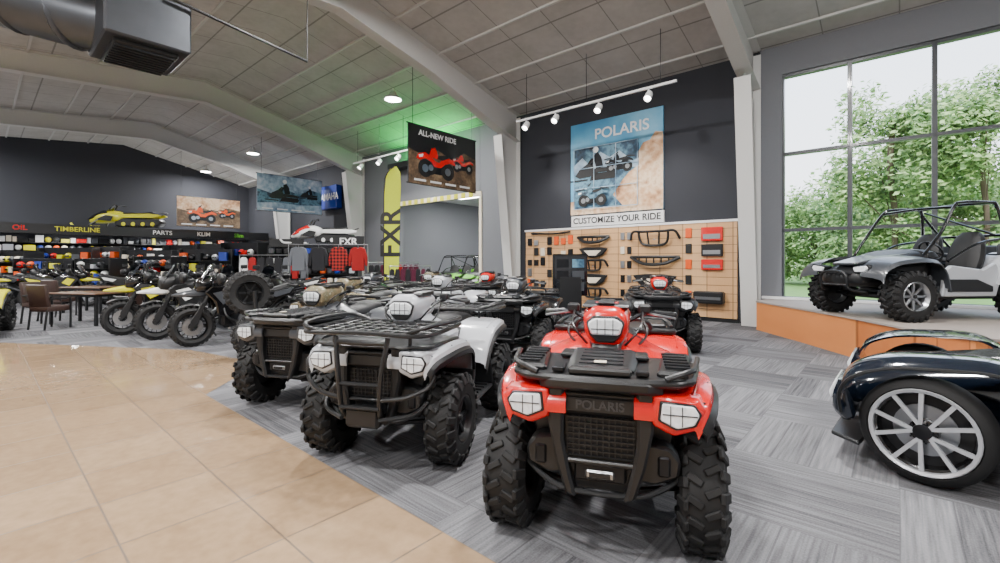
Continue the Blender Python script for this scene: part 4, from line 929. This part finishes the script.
def track(U0, U1, V, z, heads):
    b = B(); b.room(U0, U1, V-.03, V+.03, z, z+.05, m_white)
    for a in (.08, .5, .92):
        u = U0+(U1-U0)*a; b.tube([W(u, V, z), W(u, V, CH(V)-.04)], .008, m_black, 5, 1)
    for u in heads:
        M0 = T(*W(u, V, z-.16)) @ RM @ R(-.7, 'X')
        b.tube([W(u, V, z), W(u, V, z-.12)], .02, m_white, 6, 1)
        b.lathe([(.001, .13), (.06, .13), (.085, .06), (.09, -.11), (.08, -.11), (.07, -.03), (.001, -.03)], m_white, 16, M0)
        b.lathe([(.001, -.05), (.07, -.05)], m_glow, 12, M0)
    o0 = b.obj('track_light')
    for u in heads:
        l = bpy.data.lights.new('track_spot', 'SPOT'); l.energy = 230; l.spot_size = 1.3; l.spot_blend = .7; l.shadow_soft_size = .06; l.color = (1, .96, .9)
        o = bpy.data.objects.new('track_spot', l); bpy.context.scene.collection.objects.link(o)
        p = W(u, V, z-.3); q = W(u, VW, z-3.0); o.location = p; o.rotation_euler = (q-p).to_track_quat('-Z', 'Y').to_euler()
track(8.35, 3.75, 10.3, 5.5, (8.0, 7.0, 5.7, 4.4))
track(17, 13.4, 10.3, 5.5, (16.5, 15.2, 14.0))
m_gl = mat('green_tube', (.05, 1, .2, 1), .5, emit=8, ecol=(.05, 1, .25, 1))
b = B(); b.room(16.4, 12.5, VW-.4, VW-.34, 5.5, 5.55, m_gl); b.room(16.5, 12.4, VW-.5, VW-.04, 5.4, 5.5, m_black); b.room(16.5, 12.4, VW-.5, VW-.47, 5.5, 5.62, m_black); b.obj('accent_light_strip')
l = bpy.data.lights.new('accent_glow', 'AREA'); l.shape = 'RECTANGLE'; l.size = 3.8; l.size_y = .1; l.energy = 105; l.color = (.0, 1, .12)
o = bpy.data.objects.new('accent_glow', l); bpy.context.scene.collection.objects.link(o); o.matrix_world = T(*W(14.0, VW-.36, 5.58)) @ RM @ R(math.pi, 'X')

def highbay(U, V, e=620):
    zc = CH(V)
    b = B(); M0 = T(*W(U, V, zc-.35))
    b.lathe([(.001, .22), (.08, .22), (.12, .12), (.28, 0), (.3, -.04), (.27, -.04), (.001, .02)], m_white, 24, M0)
    b.lathe([(.001, -.045), (.26, -.045)], m_glow, 24, M0); b.tube([W(U, V, zc-.15), W(U, V, zc-.02)], .02, m_white, 6, 1)
    b.obj('ceiling_lamp')
    l = bpy.data.lights.new('lamp_light', 'AREA'); l.shape = 'DISK'; l.size = .6; l.energy = e; l.color = (1, .985, .97)
    o = bpy.data.objects.new('lamp_light', l); bpy.context.scene.collection.objects.link(o); o.location = W(U, V, zc-.42)
for U in (12.5, 24, 31): highbay(U, 9)
for U in (1.5, 6.5): highbay(U, 4.6, 760)
for U in (-4.5, 1.5, 7, 12.5, 18, 24, 30): highbay(U, -1.5, 580)
for U in (0, 10, 20): highbay(U, -6, 480)
for U in (-4.5,): highbay(U, 6)
for u, v in ((12.3, 15), (15, 15), (13.7, 17.5)):
    b = B(); b.room(u-.6, u+.6, v-.1, v+.1, 4.4, 4.46, m_glow); b.obj('fluorescent_lamp')
    l = bpy.data.lights.new('tube_light', 'AREA'); l.shape = 'RECTANGLE'; l.size = 1.2; l.size_y = .2; l.energy = 150
    o = bpy.data.objects.new('tube_light', l); bpy.context.scene.collection.objects.link(o); o.matrix_world = T(*W(u, v, 4.38)) @ RM

# HVAC duct
b = B()
b.box((-6.45, 8.2, 5.6), (1.5, 1.2, .85), m_duct, .03, rot=(0, 0, RA))
b.box((-6.45, 8.2, 5.15), (1.15, .9, .1), m_black, .02, rot=(0, 0, RA))
for k in range(9): b.box((-.5+k*.125, 0, 0), (.03, .85, .03), m_duct, M=T(-6.45, 8.2, 5.09) @ RM)
b.tube([(-6.8, 8.3, 5.7), (-7.6, 8.0, 5.8), (-8.5, 7.6, 6.0), (-9.3, 7.2, 6.4), (-9.7, 7.1, 7.3)], .5, m_duct, 20)
for p in ((-7.5, 8.05, 5.78), (-8.2, 7.75, 5.92)): b.ball(p, (.3, 1.1, 1.1), m_duct)
for dx, dy in ((-.5, .3), (.5, -.3)): b.tube([(-6.45+dx, 8.2+dy, 5.9), (-6.45+dx, 8.2+dy, 7.6)], .012, m_black, 5, 1)
b.obj('ventilation_duct')
b = B()
p0 = W(9.4, 2.2, 6.0); p1 = W(9.4, 4.6, 5.7)
b.tube([p0, p1], .03, m_black, 6, 1); b.tube([p1, p1+Vector((0, 0, 2.1))], .012, m_black, 5, 1); b.tube([p0, p0+Vector((0, 0, 1.6))], .012, m_black, 5, 1)
b.obj('hanging_gas_pipe')

def table(x, y, rz, w=1.5, d=.8):
    b = B(); b.box((0, 0, .735), (w, d, .035), m_table, .01); b.box((0, 0, .69), (w-.15, d-.15, .05), m_black)
    for sx in (1, -1):
        for sy in (1, -1): b.box((sx*(w/2-.09), sy*(d/2-.09), .36), (.06, .06, .72), m_black, .008)
    return b.obj('meeting_table', (x, y, 0), rz)
def chair(x, y, rz):
    b = B(); b.box((0, 0, .45), (.5, .5, .12), m_brown, .03, seg=2); b.box((-.24, 0, .74), (.09, .5, .5), m_brown, .03, rot=(0, -.15, 0), seg=2)
    for s in (1, -1):
        b.tube([(.2, s*.26, 0), (.2, s*.26, .64), (.1, s*.27, .67), (-.2, s*.26, .67)], .022, m_black, 6); b.tube([(-.2, s*.22, .67), (-.24, s*.22, .35), (-.28, s*.22, 0)], .022, m_black, 6)
    return b.obj('armchair', (x, y, 0), rz)
table(-9.9, 11.0, -.2); table(-11.9, 13.4, -.2)
for (x, y, a) in ((-11.2, 11.2, .1), (-8.65, 10.75, 3.0), (-10.0, 10.2, 1.4), (-9.7, 11.85, -1.7), (-10.7, 13.2, 3.0), (-12.0, 12.5, 1.4)): chair(x, y, a)
b = B(); b.box((0, 0, .02), (.6, .5, .04), m_black, .01); b.box((0, .05, .6), (.5, .3, 1.15), m_black, .02); b.box((0, -.05, 1.2), (.76, .06, .9), m_black2, .015); b.box((0, -.085, 1.2), (.68, .01, .8), m_screen)
for i in range(2):
    for j in range(3): b.box((-.17+i*.34, -.093, .95+j*.25), (.26, .006, .18), random.choice([m_dark, m_gray, m_navy]))
b.obj('information_kiosk', (1.5, 9.9, 0), .1)
b = B()
for (x, z) in ((0, .34), (.1, 1.02)):
    wheel(b, x, 0, .33, .25, 1, m_black, .17, cz=z)
wheel(b, -.1, -.5, .33, .25, 1, m_black, .17)
b.tube([(0, .2, 0), (.05, .2, 1.05)], .03, m_black, 8, 1); b.tube([(.05, .2, 1.02), (.1, -.05, 1.02)], .03, m_black, 8, 1); b.box((0, .2, .02), (.5, .35, .04), m_black, .01); b.tube([(.0, .2, .34), (0, -.5, .34)], .025, m_black, 6, 1)
b.obj('tire_display', (-3.75, 7.05, 0), math.radians(215))

# ------------------------------------------------------------------ outdoors
b = B(); b.add([W(60, VW+.5, -.15), W(-90, VW+.5, -.15), W(-90, 120, -.15), W(60, 120, -.15)], [(0, 1, 2, 3)], m_grass)
b.add([W(60, 15, -.14), W(-90, 15, -.14), W(-90, 19, -.14), W(60, 19, -.14)], [(0, 1, 2, 3)], m_road); b.obj('ground_outside')
leafA = mat('leaves', rgb(116, 150, 82), .7, noise=.3, scale=1.5); leafB = mat('leaves_light', rgb(172, 196, 126), .7, noise=.25, scale=1.5)
def tree(seed, h, r, n=5200):
    random.seed(seed); b = B()
    b.tube([(0, 0, 0), (.1, 0, h*.35), (-.05, .1, h*.6), (0, 0, h*.85)], .12, m_bark, 8)
    cl = []
    for i in range(44):
        a = random.random()*6.283; zz = random.random(); rr = r*(1-.75*abs(zz-.4)**1.2)*random.random()**.5
        cl.append((rr*math.cos(a), rr*math.sin(a), h*.12+zz*h*.86, .6+random.random()*.7))
    for c in cl[:6]: b.tube([(0, 0, h*.3), (c[0]*.5, c[1]*.5, (h*.4+c[2])/2), c[:3]], .03, m_bark, 5, 2)
    for i in range(n):
        c = random.choice(cl); d = Vector((random.gauss(0, 1), random.gauss(0, 1), random.gauss(0, .8))).normalized()*c[3]*(random.random()**.4)*r/3
        p = Vector(c[:3])+d; s_ = .08+random.random()*.1
        u = Vector((random.gauss(0, 1), random.gauss(0, 1), random.gauss(0, 1))).normalized(); v = u.orthogonal().normalized()
        b.add([p-u*s_, p-v*s_*.6, p+u*s_, p+v*s_*.6], [(0, 1, 2, 3)], leafA if i % 2 else leafB)
    return b.obj('deciduous_tree')
t1 = tree(1, 9.5, 3.4, 12000); t2 = tree(2, 6.0, 2.8, 8000); t3 = tree(5, 11, 4.4, 16000)
def putpx(o, px, Y, new=False, rz=0, sc=1):
    loc = ((px-500)/458*Y, Y, -.15)
    if new: o = inst(o, loc, rz)
    else: o.location = loc; o.rotation_euler = (0, 0, rz)
    o.scale = (sc,)*3
putpx(t1, 893, 26, sc=1.2); putpx(t2, 815, 32, sc=1.0); putpx(t3, 985, 24)
putpx(t2, 850, 40, True, 1, 1.2); putpx(t1, 940, 36, True, 2, 1.3); putpx(t3, 790, 60, True, 4, .8); putpx(t2, 895, 46, True, 5, 1.3); putpx(t3, 1110, 26, True, 1); putpx(t1, 770, 48, True, 1, .8); putpx(t2, 1020, 34, True, 2, 1.2); putpx(t1, 840, 65, True, 3, 1.0); putpx(t2, 780, 34, True, 3, .8); putpx(t2, 950, 27, True, 4, .85); putpx(t2, 865, 55, True, 2, 1.4); putpx(t2, 915, 60, True, 1, 1.5); putpx(t2, 1060, 28, True, 0, 1.2)

# ------------------------------------------------------------------ world + camera
w = bpy.data.worlds.new('world'); bpy.context.scene.world = w; w.use_nodes = True
nt = w.node_tree; bg = nt.nodes['Background']
tc = nt.nodes.new('ShaderNodeTexCoord'); sp = nt.nodes.new('ShaderNodeSeparateXYZ'); nt.links.new(tc.outputs['Generated'], sp.inputs[0])
cr = nt.nodes.new('ShaderNodeValToRGB'); nt.links.new(sp.outputs[2], cr.inputs[0])
cr.color_ramp.elements[0].color = (.95, .97, 1, 1); cr.color_ramp.elements[1].color = (.55, .72, 1, 1); cr.color_ramp.elements[1].position = .8
nt.links.new(cr.outputs[0], bg.inputs[0]); bg.inputs[1].default_value = 4.0
s_ = bpy.data.lights.new('sun', 'SUN'); s_.energy = 3.5; s_.angle = .1; o = bpy.data.objects.new('sun', s_); bpy.context.scene.collection.objects.link(o)
d = W(.5, 1, 0); o.rotation_euler = Vector((d.x, d.y, -1.2)).to_track_quat('-Z', 'Y').to_euler()
cd = bpy.data.cameras.new('camera'); cd.sensor_width = 36; cd.lens = 36*458/1000; cd.shift_y = -.0205; cd.clip_end = 500
co = bpy.data.objects.new('camera', cd); bpy.context.scene.collection.objects.link(co); co.location = (0, 0, 1.5); co.rotation_euler = (math.pi/2, 0, 0)
bpy.context.scene.camera = co
